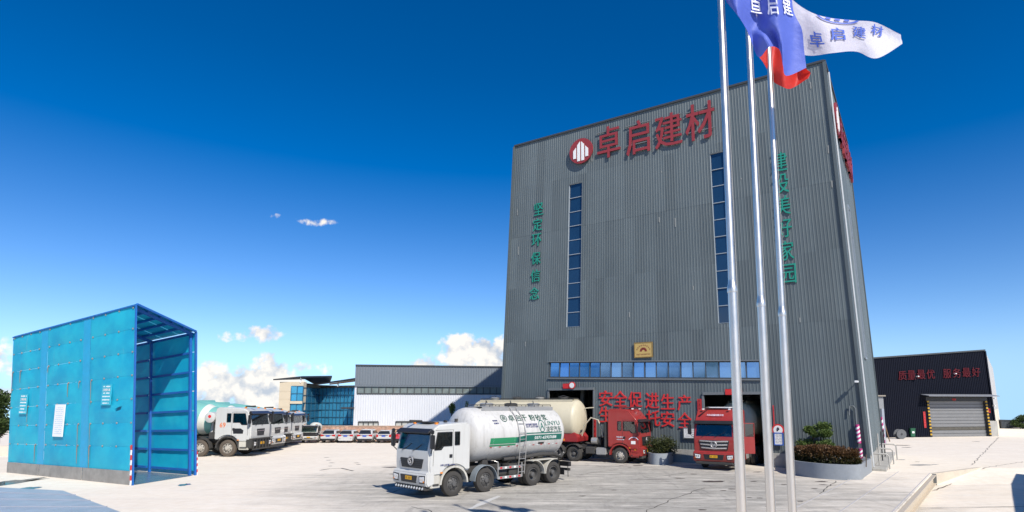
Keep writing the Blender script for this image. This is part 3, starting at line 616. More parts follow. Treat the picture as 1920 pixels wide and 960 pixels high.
# ---------------------------------------------------------------- blue wash shed
def shed():
    A = G(250, 910); LL = D(14, 885, A.y * 1.19); RR = D(365, 888, A.y * 1.14); LL.z = 0; RR.z = 0
    HA, HL, HR = 8.75, 7.75, 7.9; B4 = LL + RR - A; HB = HL + HR - HA
    shear = Vector((-.6, 0, 0)) / 8.75
    root = thing('wash_shed', 'open-ended blue corrugated lorry wash shed with rust streaks', 'shed', tuple((A + LL) / 2))
    PAN = bpy.data.materials.new('blue_sheet'); PAN.use_nodes = True; nt = PAN.node_tree; N = nt.nodes; L = nt.links; b = N['Principled BSDF']; b.inputs['Roughness'].default_value = .45; b.inputs['Specular IOR Level'].default_value = .3
    tc = N.new('ShaderNodeTexCoord')
    def noise(sc, scale, det=6):
        mp = N.new('ShaderNodeMapping'); mp.inputs['Scale'].default_value = sc; L.new(tc.outputs['Object'], mp.inputs[0]); n = N.new('ShaderNodeTexNoise'); n.inputs['Scale'].default_value = scale; n.inputs['Detail'].default_value = det; n.inputs['Roughness'].default_value = .6; L.new(mp.outputs[0], n.inputs[0]); return n.outputs['Fac']
    def mr(v, a, c, d=1.0):
        n = N.new('ShaderNodeMapRange'); n.inputs['From Min'].default_value = a; n.inputs['From Max'].default_value = c; n.inputs['To Max'].default_value = d; L.new(v, n.inputs['Value']); return n.outputs[0]
    def mix(f, a, c):
        n = N.new('ShaderNodeMixRGB'); L.new(f, n.inputs[0])
        for i, v in ((1, a), (2, c)):
            if isinstance(v, tuple): n.inputs[i].default_value = v + (1,)
            else: L.new(v, n.inputs[i])
        return n.outputs[0]
    col = mix(mr(noise((1, 1, 1.4), .55, 3), .38, .62), (.007, .40, .62), (.018, .52, .69))
    col = mix(mr(noise((1, 1, .3), .9, 6), .5, .75, .6), col, (.03, .50, .66))
    col = mix(mr(noise((5, 5, .18), 1.0, 7), .64, .84, .5), col, (.40, .48, .42))
    L.new(col, b.inputs['Base Color'])                            # translucent glass-fibre sheet: the girts show through it
    tl_ = N.new('ShaderNodeBsdfTranslucent'); L.new(col, tl_.inputs[0]); ms_ = N.new('ShaderNodeMixShader'); ms_.inputs[0].default_value = .22; L.new(b.outputs[0], ms_.inputs[1]); L.new(tl_.outputs[0], ms_.inputs[2]); L.new(ms_.outputs[0], N['Material Output'].inputs[0])
    PAN2 = mat('deep_blue_sheet', (.005, .33, .58), .42, var=.2, streak=.2, streak_col=(.1, .4, .5))
    BLUEST = mat('blue_steel', (.01, .12, .42), .5, var=.2, streak=.25, streak_col=(.25, .1, .04))
    BOLT = mat('bolt_washer', (.30, .26, .22), .5); RUST = mat('rust_run', (.33, .20, .09), .9, var=.5)
    SK = mat('rubber_skirt', (.27, .26, .24), .85, var=.5, vscale=2, streak=.4, streak_col=(.35, .33, .3))
    def wallfn(P0, P1, h0, h1, out):
        d = (P1 - P0).normalized(); n = Vector((d.y, -d.x, 0)); n = n if n.dot(out) > 0 else -n
        def f(s, q, off=0.0):
            z = q * (h0 + (h1 - h0) * s); return P0.lerp(P1, s) + Vector((0, 0, z)) + shear * z + n * off
        return f, n
    f1, n1 = wallfn(A, LL, HA, HL, A - RR); f2, n2 = wallfn(RR, B4, HR, HB, RR - A); f3, n3 = wallfn(LL, B4, HL, HB, LL - A)
    # near wall: a 3 x 7 field of sheets, each its own panel, slightly bulged, with washered bolts
    cols = [0.0, .33, .385, .68, .735, 1.0]; nrow = 7; sk = .075
    rnd = random.Random(11)
    hole_cell = (0, 2)
    for ci in range(5):
        c0, c1 = cols[ci], cols[ci + 1]; narrow = ci in (1, 3)
        for r in range(1 if narrow else nrow):
            q0, q1 = (sk, 1.0) if narrow else (sk + (1 - sk) * r / nrow, sk + (1 - sk) * (r + 1) / nrow)
            nn = 1 if narrow else 8; mm = 12 if narrow else 4; mb = MB(); g = []
            tear = (ci, r) == hole_cell
            for k in range(mm + 1):
                row = []
                for i in range(nn + 1):
                    a, bq = i / nn, k / mm; bul = .05 * math.sin(math.pi * a) * math.sin(math.pi * bq) * rnd.choice((1, .9, 1.1)) if not narrow else .004
                    row.append(f1(c0 + (c1 - c0) * (.004 + .992 * a), q0 + (q1 - q0) * (.0 + .994 * bq), bul + .008 * math.sin(a * 40)))
                g.append(row)
            if tear:                                              # torn opening in this sheet
                for k in range(mm):
                    for i in range(nn):
                        if (k, i) == (2, 2):
                            a_, b_, c_, d_ = g[k][i], g[k][i + 1], g[k + 1][i + 1], g[k + 1][i]; ctr = (a_ + b_ + c_ + d_) / 4
                            ins = [a_.lerp(ctr, .5), b_.lerp(ctr, .1), c_.lerp(ctr, .55), d_.lerp(ctr, .15)]
                            for e0, e1, i0, i1 in ((a_, b_, ins[0], ins[1]), (b_, c_, ins[1], ins[2]), (c_, d_, ins[2], ins[3]), (d_, a_, ins[3], ins[0])): mb.quad(e0, e1, i1, i0)
                            mb.add([b_.lerp(ctr, .1), c_.lerp(ctr, .55), ctr + n1 * .18], [(0, 1, 2)])
                        else: mb.quad(g[k][i], g[k][i + 1], g[k + 1][i + 1], g[k + 1][i])
            else: mb.loft(g, cap=False, closed=False)
            p = mb.build('sheet_panel', PAN if not narrow else PAN2, root, world=True, smooth=True)
    bm_ = MB(); bm_.lathe([(0, .045), (.03, .045), (.035, .02)], 'x', 8, cap=True); bolt_me = bm_.mesh('bolt', BOLT)
    ang = math.atan2(n1.y, n1.x); Mi = WM(root).inverted()
    for ci in (0, 2, 4):
        for r in range(nrow + 1):
            for a in (.06, .36, .66, .94):
                s = cols[ci] + (cols[ci + 1] - cols[ci]) * a; q = sk + (1 - sk) * r / nrow - (.012 if r == nrow else 0)
                if r == 0 or rnd.random() < .12: continue
                link('bolt', bolt_me, root, Mi @ f1(s, q, .012), (0, 0, ang))
                if rnd.random() < .22 and q < .75:
                    mb = MB(); w = rnd.uniform(.02, .045) / 12; ln = rnd.uniform(.04, .16)
                    mb.quad(f1(s - w, q - .004, .0655), f1(s + w, q - .004, .0655), f1(s + w * .4, max(q - ln, sk), .0655), f1(s - w * .4, max(q - ln, sk), .0655)); mb.build('rust_run', RUST, root, world=True)
    for sa, sb in ((0, .36), (.36, .71), (.71, 1.0)):              # rubber skirt
        mb = MB(); k = .004; mb.loft([[f1(sa + k, 0, .06), f1(sb - k, 0, .06), f1(sb - k, sk, .05), f1(sa + k, sk, .05)], [f1(sa + k, 0, .02), f1(sb - k, 0, .02), f1(sb - k, sk, .02), f1(sa + k, sk, .02)]]); mb.build('skirt_board', SK, root, world=True)
    # far wall and far end, seen from inside
    for f, n, nc in ((f2, n2, 3),):
        for ci in range(nc):
            for r in range(nrow):
                mb = MB(); a0, a1 = ci / nc + .004, (ci + 1) / nc - .004; q0, q1 = .03 + .97 * r / nrow, .03 + .97 * (r + 1) / nrow - .004; g = []
                for k in range(3): g.append([f(a0 + (a1 - a0) * i / 10, q0 + (q1 - q0) * k / 2, .02 + .012 * math.sin(i * 2.6)) for i in range(11)])
                mb.loft(g, cap=False, closed=False); mb.build('sheet_panel', PAN, root, world=True, smooth=True)
    # roof sheets
    def rf(s, t, off=0.0):
        p = (A.lerp(LL, s)).lerp(RR.lerp(B4, s), t); z = (HA + (HL - HA) * s) * (1 - t) + (HR + (HB - HR) * s) * t; return p + Vector((0, 0, z + off)) + shear * z
    for k in range(8):
        mb = MB(); mb.loft([[rf(k / 8 + .002, 0, .06), rf((k + 1) / 8 - .002, 0, .06), rf((k + 1) / 8 - .002, 1, .06), rf(k / 8 + .002, 1, .06)], [rf(k / 8 + .002, 0, .075), rf((k + 1) / 8 - .002, 0, .075), rf((k + 1) / 8 - .002, 1, .075), rf(k / 8 + .002, 1, .075)]]); mb.build('roof_sheet', PAN, root, world=True)
    def bar(name, a, b, w, h=None):
        mb = MB(); d = (b - a); L_ = d.length; d.normalize(); up = Vector((0, 0, 1)) if abs(d.z) < .9 else n1; s = d.cross(up).normalized(); u = s.cross(d)
        mb.obox((a + b) / 2, d * (L_ / 2), s * w, u * (h or w)); return mb.build(name, BLUEST, root, world=True)
    for s in (.02, .32, .66, 1.0):
        if s > .1: bar('post', f1(s, 0, -.12), f1(s, .995, -.12), .08)
        bar('post', f2(s, 0, -.12), f2(s, .995, -.12), .06); bar('rafter', rf(s, .01, -.1), rf(s, .99, -.1), .07)
    bar('edge_post', f1(0, 0, .03), f1(0, 1.0, .03), .035); bar('edge_post', f2(0, 0, .03), f2(0, 1, .03), .05); bar('edge_beam', rf(-.003, -.005, .03), rf(-.003, 1.005, .03), .05)
    bar('edge_beam', f1(.003, 1.0, .03), f1(1, 1.0, .03), .03)
    for t in (.2, .4, .6, .8): bar('purlin', rf(.005, t, -.02), rf(1, t, -.02), .05)
    for r in range(nrow + 1):
        q = .035 + .955 * r / nrow
        for k in range(3): bar('girt', f2(k / 3 + .02, q, -.05), f2((k + 1) / 3 - .02, q, -.05), .045, .06)
        for k in range(3): bar('girt', f1(k / 3 + .02, q, -.1), f1((k + 1) / 3 - .02, q, -.1), .045, .06)
    fl = [A + Vector((0, .15, 0)), LL + Vector((0, .15, 0)), B4 + Vector((0, -.15, 0)), RR + Vector((0, -.15, 0))]
    mb = MB(); mb.loft([[p + Vector((0, 0, .004)) for p in fl], [p + Vector((0, 0, .014)) for p in fl]]); mb.build('wet_floor', mat('wet_floor', (.12, .16, .2), .25, var=.5, vscale=1.2), root, world=True)
    # striped edge marker at the corner
    for P_, hh in ((f1, 1.9), (f2, 1.4)):
        for k in range(8):
            q0 = k * hh / 8 / 8.7; q1 = (k + 1) * hh / 8 / 8.7; mb = MB(); mb.obox(P_(0, (q0 + q1) / 2, .13), n1 * .015, (A - LL).normalized() * .05, Vector((0, 0, (q1 - q0) * 4.3))); mb.build('edge_marker', RED_B if k % 2 else PANEW, root, world=True)
    # signs on the near wall
    class W: pass
    pl = W(); pl.n = n1; pl.r = (A - LL).normalized()
    SIGNB = mat('cyan_sign', (.03, .42, .55), .5)
    def sb(s, q, w, h, m, label, lines, tm, title=None):
        c = f1(s, q, .1); t = thing('shed_notice', label, 'notice', tuple(c)); mb = MB(); mb.obox(c, pl.r * w, Vector((0, 0, h)), n1 * .015); mb.build('board', m, t, world=True)
        for k in range(lines):
            y = h * (.8 - 1.6 * k / (lines - 1)); wd = w * random.uniform(1.2, 1.7)
            if title and k == 1: text_on('lettering', title, c + n1 * .02 + Vector((0, 0, y)), pl.r, (0, 0, 1), w * 1.6, h * .26, tm, t, .03)
            else: print_line(c + n1 * .018 + Vector((0, 0, y)), pl, wd, h * (.13 if lines < 10 else .045), tm, t)
    sb(.185, .505, .42, .52, SIGNB, 'cyan notice with white lettering on the wash shed near its open end', 6, PANEW, '工地洗车机')
    sb(.86, .49, .42, .56, SIGNB, 'cyan notice with white lettering towards the far end of the wash shed', 6, PANEW, '工地洗车机')
    sb(.545, .365, .5, .85, PANEW, 'tall white paper notice hanging in the middle of the wash shed', 14, mat('blue_print', (.45, .56, .68), .7))
shed()

# ---------------------------------------------------------------- buildings behind
BRICKC = bpy.data.materials.new('red_brick'); BRICKC.use_nodes = True
def _brick():
    nt = BRICKC.node_tree; N = nt.nodes; L = nt.links; b = N['Principled BSDF']; b.inputs['Roughness'].default_value = .9
    tc = N.new('ShaderNodeTexCoord'); mp = N.new('ShaderNodeMapping'); mp.inputs['Rotation'].default_value = (R(90), 0, 0); L.new(tc.outputs['Object'], mp.inputs[0])
    br = N.new('ShaderNodeTexBrick'); br.inputs['Color1'].default_value = (.42, .17, .09, 1); br.inputs['Color2'].default_value = (.52, .28, .17, 1); br.inputs['Mortar'].default_value = (.5, .43, .36, 1)
    br.inputs['Scale'].default_value = 1; br.inputs['Brick Width'].default_value = .25; br.inputs['Row Height'].default_value = .08; br.inputs['Mortar Size'].default_value = .012
    n = N.new('ShaderNodeTexNoise'); n.inputs['Scale'].default_value = 2.5; n.inputs['Detail'].default_value = 8
    L.new(tc.outputs['Object'], n.inputs[0]); mx = N.new('ShaderNodeMixRGB'); mx.blend_type = 'OVERLAY'; mx.inputs[0].default_value = .8; L.new(mp.outputs[0], br.inputs[0]); L.new(br.outputs[0], mx.inputs[1]); L.new(n.outputs[0], mx.inputs[2]); L.new(mx.outputs[0], b.inputs['Base Color'])
_brick()
yw = 66.0; wz = 1.5
brick_wall = thing('brick_wall', 'long low red brick boundary wall behind the parked cars', 'wall', (-18, yw, 0))
mb = MB(); mb.box(-30, -1.0, yw, yw + .24, 0, wz); mb.build('wall', BRICKC, brick_wall, world=True)
mb = MB(); mb.box(-30.03, -.97, yw - .05, yw + .29, wz, wz + .1); mb.build('coping', mat('brick_coping', (.5, .36, .26), .9, var=.3, bump=.4, bscale=15), brick_wall, world=True)
for x in (-26, -21.5, -17, -12.5, -8, -3.5): mb = MB(); mb.box(x - .18, x + .18, yw - .08, yw - .003, 0, wz); mb.build('pier', BRICKC, brick_wall, world=True)

# white and grey warehouse
CLW = mat('white_cladding', (.6, .615, .64), .5, var=.05, vscale=.4); CLG = mat('slate_cladding', (.155, .18, .205), .5, var=.08, vscale=.4)
wa = D(661, 829, 72); wb_ = D(960, 829, 75.5); wa.z = wb_.z = 0
wd = (wb_ - wa).normalized(); wn = Vector((wd.y, -wd.x, 0)); wlen = (wb_ - wa).length
def zof(y, dep): d = ray(CX, y); return EYE + d.z / d.y * dep
def WF(s, z, off=0.0): return wa.lerp(wb_, s) + Vector((0, 0, z)) + wn * off
wh = thing('warehouse', 'wide white warehouse with slate-grey upper band left of the tower', 'building', tuple(wa.lerp(wb_, .5)))
Zt, Zm, Zw0 = zof(685, 72), zof(723, 72), zof(738, 72)
WPL = Plane(wa, wn, wd)
def ws(x): w = WPL.pt(x, 720); return (w - wa).dot(wd) / wlen
corrugated(WF, 66, [(ws(671), 1, lambda s: Zw0, lambda s: Zm), (ws(677), ws(714), lambda s: zof(801, 72), lambda s: zof(791, 72)), (ws(742), ws(790), lambda s: zof(801, 72), lambda s: zof(791, 72))], .04, ztop=Zm).build('wall', CLW, wh, world=True)
corrugated(lambda s, z, o: WF(s, z, o + .06), 60, [], .04, ztop=Zt, zbot=Zm).build('upper_band', CLG, wh, world=True)
rail('band_trim', WF(0, Zm - .04, .08), WF(1, Zm - .04, .08), .07, CLG, wh, wn); rail('coping', WF(0, Zt + .02, .1), WF(1, Zt + .02, .1), .08, COP, wh, wn)
mb = MB(); e1_ = wa - wn * 26; mb.loft([[wa, e1_], [wa + Vector((0, 0, Zt)), e1_ + Vector((0, 0, Zt))]], cap=False, closed=False); mb.build('side_wall', CLW, wh, world=True)
mb = MB(); mb.quad(WF(0, Zt - .1), WF(1, Zt - .1), WF(1, Zt - .1) - wn * 26, WF(0, Zt - .1) - wn * 26); mb.build('roof', CLG, wh, world=True)
WGL = mat('pale_old_glass', (.17, .2, .19), .12, var=.5, vscale=1.5, spec=.6); WGL2 = mat('curtained_glass', (.45, .46, .43), .3, var=.3, vscale=2)
def wwin(x0, x1, y0, y1, n, gm, fm):
    e = bpy.data.objects.new('window', None); COL.objects.link(e); e.parent = wh; e.location = WM(wh).inverted() @ WF(ws((x0 + x1) / 2), zof(y1, 72)); e.empty_display_size = .3
    a, b = round(ws(x0) * 66) / 66, min(round(ws(x1) * 66) / 66, .999); z0, z1 = zof(y1, 72), zof(y0, 72)
    for i in range(n):
        sa, sb = a + (b - a) * i / n, a + (b - a) * (i + 1) / n; o = random.uniform(-.02, .0); mb = MB()
        mb.loft([[WF(sa, z0, -.08), WF(sb, z0, -.08), WF(sb, z1, -.08), WF(sa, z1, -.08)], [WF(sa, z0, -.04 + o), WF(sb, z0, -.04), WF(sb, z1, -.04 + o), WF(sa, z1, -.04)]]); mb.build('pane', gm, e, world=True)
    for i in range(n + 1): s = a + (b - a) * i / n; rail('mullion', WF(s, z0, 0), WF(s, z1, 0), .05, FRAMEG, e, wn)
    for z in (z0, z1): rail('frame_rail', WF(a, z, .02), WF(b, z, .02), .07, FRAMEG, e, wn)
FRAMEG = mat('dark_grey_frame', (.05, .055, .055), .5)
wwin(671, 958, 723, 738, 22, WGL, FRAMEG); wwin(677, 714, 791, 801, 4, WGL2, FRAMEG); wwin(742, 790, 791, 801, 4, WGL2, FRAMEG)
mb = MB(); c = WF(ws(655), zof(765, 72), .5); mb.obox(c, wd * .7, wn * .5, Vector((0, 0, .1))); mb.build('canopy', STEEL, wh, world=True, bevel=.03)

# cream and blue-glass office building
off = thing('office_building', 'cream office building with blue curtain wall under a dark winged roof', 'building', tuple(D(566, 800, 82)) [:2] + (0,))
CREAM = mat('cream_render', (.56, .48, .35), .8, var=.08, vscale=.8, bump=.1); CWG = mat('cyan_curtain_glass', (.07, .36, .58), .05, metal=.35, var=.18, vscale=.35); CWG2 = mat('deep_curtain_glass', (.03, .16, .27), .05, metal=.4, var=.3, vscale=.4)
oa = D(520, 800, 78); ob = D(565, 800, 78); oc = D(596, 800, 84); od = D(672, 800, 81)
for p in (oa, ob, oc, od): p.z = 0
zt1 = zof(716, 78); zt2 = zof(728, 84)
mb = MB(); bx = ob.lerp(oa, .50); bk = Vector((0, 9, 0))
mb.loft([[oa, bx, bx + bk, oa + bk], [p + Vector((0, 0, zt1)) for p in (oa, bx, bx + bk, oa + bk)]]); mb.build('wall', CREAM, off, world=True)
nrow_ = int(zt1 / .22)
for k in range(6): rail('cladding_joint', oa + Vector((0, -.005, .6 + k * 1.0)), bx + Vector((0, -.005, .6 + k * 1.0)), .012, mat('cladding_joint', (.5, .42, .3), .9), off, Vector((0, -1, 0)))
def curtain(P0, P1, z0, z1, nx, nz, gm, parent=off):
    d = (P1 - P0).normalized(); n = Vector((d.y, -d.x, 0)); rnd = random.Random(nx * 31 + nz)
    for i in range(nx):
        for k in range(nz):
            j = [rnd.uniform(-.03, .03) for _ in range(3)]; a = P0.lerp(P1, i / nx); b = P0.lerp(P1, (i + 1) / nx); za, zb = z0 + (z1 - z0) * k / nz, z0 + (z1 - z0) * (k + 1) / nz
            pts = [a + Vector((0, 0, za)) + n * j[0], b + Vector((0, 0, za)) + n * j[1], b + Vector((0, 0, zb)) + n * j[2], a + Vector((0, 0, zb)) + n * (j[0] + j[2] - j[1])]
            mb = MB(); mb.loft([pts, [p - n * .03 for p in pts]]); mb.build('pane', gm, parent, world=True)
    MULL = mat('curtain_mullion', (.03, .1, .16), .4)
    for i in range(nx + 1): p = P0.lerp(P1, i / nx) + n * .035; rail('mullion', p + Vector((0, 0, z0)), p + Vector((0, 0, z1)), .035, MULL, parent, n)
    for k in range(nz + 1): z = z0 + (z1 - z0) * k / nz; rail('transom', P0 + n * .038 + Vector((0, 0, z)), P1 + n * .038 + Vector((0, 0, z)), .035, MULL, parent, n)
curtain(bx, ob, zof(752, 78), zof(724, 78), 2, 2, CWG); curtain(bx, ob, .3, zof(757, 78), 2, 3, CWG)
mb = MB(); mb.loft([[bx + Vector((0, .03, 0)), ob + Vector((0, .03, 0)), ob + Vector((0, 1, 0)), bx + Vector((0, 1, 0))], [p + Vector((0, 0, zt1)) for p in (bx + Vector((0, .03, 0)), ob + Vector((0, .03, 0)), ob + Vector((0, 1, 0)), bx + Vector((0, 1, 0)))]]); mb.build('wall', CREAM, off, world=True)
rail('floor_band', bx + Vector((0, -.02, (zof(752, 78) + zof(757, 78)) / 2)), ob + Vector((0, -.02, (zof(752, 78) + zof(757, 78)) / 2)), .17, CREAM, off, Vector((0, -1, 0)))
curtain(ob, oc, .2, zof(728, 81), 4, 6, CWG2); curtain(oc, od, .2, zt2, 11, 6, CWG)
mb = MB(); mb.loft([[ob + Vector((-.5, .6, 0)), oc + Vector((-.5, .7, 0)), od + Vector((0, .7, 0)), od + Vector((0, 8, 0)), ob + Vector((0, 9, 0))], [p + Vector((0, 0, zt2 + .35)) for p in (ob + Vector((-.5, .6, 0)), oc + Vector((-.5, .7, 0)), od + Vector((0, .7, 0)), od + Vector((0, 8, 0)), ob + Vector((0, 9, 0)))]]); mb.build('wall', CREAM, off, world=True)
RFM = mat('dark_roof_metal', (.03, .033, .036), .5)
def slab(name, pts, th, m, par): mb = MB(); mb.loft([pts, [p + Vector((0, 0, th)) for p in pts]]); return mb.build(name, m, par, world=True)
o1, o2, o3 = D(512, 713, 77.6), D(566, 707.5, 77.6), D(590, 721, 83.4)
slab('roof', [o1, o2, o2 + Vector((0, 11, .6)), o1 + Vector((0, 11, .6))], .16, RFM, off)
slab('roof', [o2 + Vector((.02, 0, -.05)), o3, o3 + Vector((0, 6, .5)), o2 + Vector((.02, 11, .55))], .16, RFM, off)
o4 = D(668, 711, 80); slab('roof', [o3 + Vector((.02, 0, -.1)), o4, o4 + Vector((0, 8, .5)), o3 + Vector((.02, 6, .4))], .2, RFM, off)
RBR = mat('brown_roof_rafter', (.12, .075, .05), .7)
for k in range(12):
    a = o3.lerp(o4, .4 + .05 * k) + Vector((0, -.2, -.13)); mb = MB(); mb.obox(a + Vector((0, .5, -.06)), Vector((.05, 0, 0)), Vector((0, .7, .05)), Vector((0, 0, .09))); mb.build('rafter', RBR, off, world=True)
for k, p in enumerate((o2.lerp(o1, .08), o3.lerp(o4, .55))): rail('roof_post', p + Vector((0, .4, -.65)), p + Vector((0, .4, -.0)), .07, PANEW, off, Vector((0, -1, 0)))

# dark warehouse on the right
NAVY_SHADED = mat('shade_darkened_navy', (.0045, .006, .0135), .6, spec=.15, var=.15, vscale=.3); SLATE = mat('roller_slat', (.21, .215, .22), .45, var=.12, vscale=1, metal=.1)  # navy cladding coloured near black to stand for shade on the front
ra = D(1628, 820, 71.5); rb = D(1868, 818, 75); ra.z = rb.z = 0
rd = (rb - ra).normalized(); rn = Vector((rd.y, -rd.x, 0)); rl = (rb - ra).length
ZL, ZR = zof(673, 71.5), zof(657, 75)
def RF(s, z, o=0.0): t = z / ZR; return ra.lerp(rb, s) + Vector((0, 0, z)) + rn * o - rd * (.55 * t * s)
RPL = Plane(ra, rn, rd)
def rs(x, y=760): w = RPL.pt(x, y); return (w - ra).dot(rd) / rl, w.z
dark = thing('warehouse', 'navy warehouse, colour darkened as if in shade, with grey roller door at the right', 'building', tuple(ra.lerp(rb, .5)))
NRr = 70; da, db = round(rs(1741)[0] * NRr) / NRr, round(rs(1850)[0] * NRr) / NRr; dzt = rs(1800, 752)[1]
corrugated(lambda s, z, o: RF(s, z * (ZL + (ZR - ZL) * s) / ZR if z > dzt + .5 else z, o), NRr, [(da, db, lambda s: 0, lambda s: dzt)], .05, ztop=ZR).build('front_wall', NAVY_SHADED, dark, world=True)
rv = ray(1893, 760).normalized(); r2 = rb + rv * 48
def RS(s, z, o=0.0): t = z / ZR; return rb.lerp(r2, s) + Vector((0, 0, z)) - rd * (.55 * t - o)
GW = mat('pale_side_cladding', (.42, .42, .41), .6, var=.15, vscale=.3); CRM = mat('cream_wall_base', (.62, .56, .46), .85, var=.12)
corrugated(RS, 60, [], .05, ztop=ZR, zbot=3.2).build('side_wall', GW, dark, world=True)
mb = MB(); mb.loft([[RS(0, 0), RS(1, 0)], [RS(0, 3.2), RS(1, 3.2)]], cap=False, closed=False); mb.build('side_base', CRM, dark, world=True)
mb = MB(); mb.loft([[ra, ra + rv * 48], [ra + Vector((0, 0, ZL)), ra + rv * 48 + Vector((0, 0, ZL))]], cap=False, closed=False); mb.build('side_wall', NAVY_SHADED, dark, world=True)
mb = MB(); mb.quad(RF(0, ZL), RF(1, ZR), RS(1, ZR), ra + rv * 48 + Vector((0, 0, ZL))); mb.build('roof', NAVY_SHADED, dark, world=True)
rail('coping', RF(0, ZL + .02, .06), RF(1, ZR + .02, .06), .09, COP, dark, rn); rail('corner_flashing', RF(1, 1.9, .04), RF(1, ZR - .1, .04), .1, NAVY_SHADED, dark, rn)
mb = MB(); mb.obox(RF(.985, .95, .03), rd * .55, rn * .08, Vector((0, 0, .95))); mb.build('plinth', CONC, dark, world=True)
door = bpy.data.objects.new('roller_door', None); COL.objects.link(door); door.parent = dark; door.location = WM(dark).inverted() @ RF((da + db) / 2, 0)
ns = 11
for k in range(ns):
    z0, z1 = dzt * k / ns + .02, dzt * (k + 1) / ns - .02; mb = MB()
    mb.loft([[RF(da, z0, -.3), RF(db, z0, -.3), RF(db, (z0 + z1) / 2, -.22), RF(db, z1, -.3), RF(da, z1, -.3), RF(da, (z0 + z1) / 2, -.22)][:2] + [RF(db, z1, -.26), RF(da, z1, -.26)],
             [RF(da, z0, -.36), RF(db, z0, -.36), RF(db, z1, -.36), RF(da, z1, -.36)]]); mb.build('slat', SLATE if k != 2 else mat('scuffed_slat', (.09, .085, .07), .6, var=.5, vscale=3), door, world=True)
mb = MB(); mb.quad(RF(da, 0, -.37), RF(db, 0, -.37), RF(db, dzt, -.37), RF(da, dzt, -.37)); mb.build('backing', STEEL, door, world=True)
for s in (da, db): mb = MB(); mb.loft([[RF(s, 0, .04), RF(s, 0, -.45)], [RF(s, dzt, .04), RF(s, dzt, -.45)]], cap=False, closed=False); mb.build('door_reveal', STEEL, dark, world=True)
mb = MB(); mb.quad(ra + rv * 48, r2, RS(1, ZR), ra + rv * 48 + Vector((0, 0, ZL))); mb.build('back_wall', NAVY_SHADED, dark, world=True)
YEL = mat('hazard_yellow', (.5, .3, .02), .6)
for s in (da - .008, db + .008):
    for k in range(22):
        mb = MB(); mb.obox(RF(s, .12 + k * dzt / 22, .08), rd * .13, rn * .03, Vector((0, 0, dzt / 44))); mb.build('hazard_band', YEL if k % 2 else BLACK, dark, world=True)
mb = MB(); p = [RF(da - .06, dzt + .75, .1), RF(db + .05, dzt + .75, .1), RF(db + .05, dzt + .55, 1.3), RF(da - .06, dzt + .55, 1.3)]; mb.loft([p, [q + Vector((0, 0, .08)) for q in p]]); mb.build('canopy', mat('canopy_sheet', (.22, .23, .25), .5, var=.2), dark, world=True)
mb = MB(); mb.loft([[RF(da - .02, dzt, -.1), RF(db + .02, dzt, -.1), RF(db + .02, dzt, .06), RF(da - .02, dzt, .06)], [RF(da - .02, dzt + .5, -.1), RF(db + .02, dzt + .5, -.1), RF(db + .02, dzt + .5, .06), RF(da - .02, dzt + .5, .06)]]); mb.build('shutter_box', STEEL, dark, world=True)
DRED = mat('maroon_sign', (.085, .007, .013), .7, spec=.2)
char_sign('slogan_sign', 'row of dull red characters on the navy warehouse', [(ch, x, y, 15, 17) for ch, x, y in zip('质量最优服务最好', (1692, 1709, 1727, 1745, 1776, 1794, 1812, 1830), (704, 703, 702, 701.5, 700.5, 699.5, 698.5, 697.5))], RPL, DRED, .12, .012)
for x, y in ((1716, 706), (1786, 701)): wall_lamp(RPL.pt(x, y, .15), rn, 'small white flood lamp between the red characters %s' % ('of the first word' if x < 1750 else 'of the second word'))
couplet('red and gold paper couplet left of the grey roller door', 1734, 772, 802, 4, 6, RPL); couplet('short red paper couplet right of the grey roller door', 1855, 766, 774, 4, 3, RPL); couplet('small red paper strip in the middle above the roller door', 1789, 747.5, 750.5, 7, 1, RPL)
for x, y in ((1858, 747), (1859, 761)): wall_lamp(RPL.pt(x, y, .2), rn, 'tiny white wall lamp right of the roller door, %s one' % ('upper' if y < 755 else 'lower'))
# annex between tower and dark warehouse
an = thing('annex', 'small grey lean-to with open doorway between tower and navy warehouse', 'shed', tuple(D(1652, 824, 62))[:2] + (0,))
aa = D(1636, 828, 60); ab = D(1662, 828, 60); aa.z = ab.z = 0; zt_ = zof(744, 60); zd = zof(766, 60)
mb = MB(); mb.obox((aa + ab) / 2 + Vector((0, .2, (zt_ + zd) / 2)), Vector(((ab - aa).length / 2, 0, 0)), Vector((0, .2, 0)), Vector((0, 0, (zt_ - zd) / 2))); mb.build('fascia', mat('annex_panel', (.24, .25, .26), .6, var=.15), an, world=True)
mb = MB(); mb.obox(ab + Vector((-.12, .2, zd / 2)), Vector((.12, 0, 0)), Vector((0, .2, 0)), Vector((0, 0, zd / 2 - .003))); mb.build('post', mat('annex_post', (.3, .33, .38), .6), an, world=True)
mb = MB(); mb.obox((aa + ab) / 2 + Vector((-.2, 3.2, zt_ / 2)), Vector(((ab - aa).length / 2 - .3, 0, 0)), Vector((0, .1, 0)), Vector((0, 0, zt_ / 2))); mb.build('back_wall', mat('annex_wall', (.4, .4, .38), .8, var=.15), an, world=True)
mb = MB(); mb.obox((aa + ab) / 2 + Vector((0, 1.7, zt_ + .1)), Vector(((ab - aa).length / 2 + .15, 0, 0)), Vector((0, 1.9, 0)), Vector((0, 0, .06))); mb.build('roof', mat('annex_roof', (.3, .27, .22), .7, var=.3), an, world=True)
mb = MB(); mb.obox(ab + Vector((-.12, 1.8, zt_ / 2)), Vector((.06, 0, 0)), Vector((0, 1.35, 0)), Vector((0, 0, zt_ / 2 - .01))); mb.build('side_wall', mat('annex_panel', (.24, .25, .26), .6), an, world=True)
c = D(1668, 822, 64); c.z = 0; mb = MB(); mb.tube([c, c + Vector((-.5, .3, 3.0))], .05, 6); single('leaning_plank', mb, mat('timber_pole', (.2, .12, .06), .8), 'brown timber pole leaning against the lean-to', 'pole')
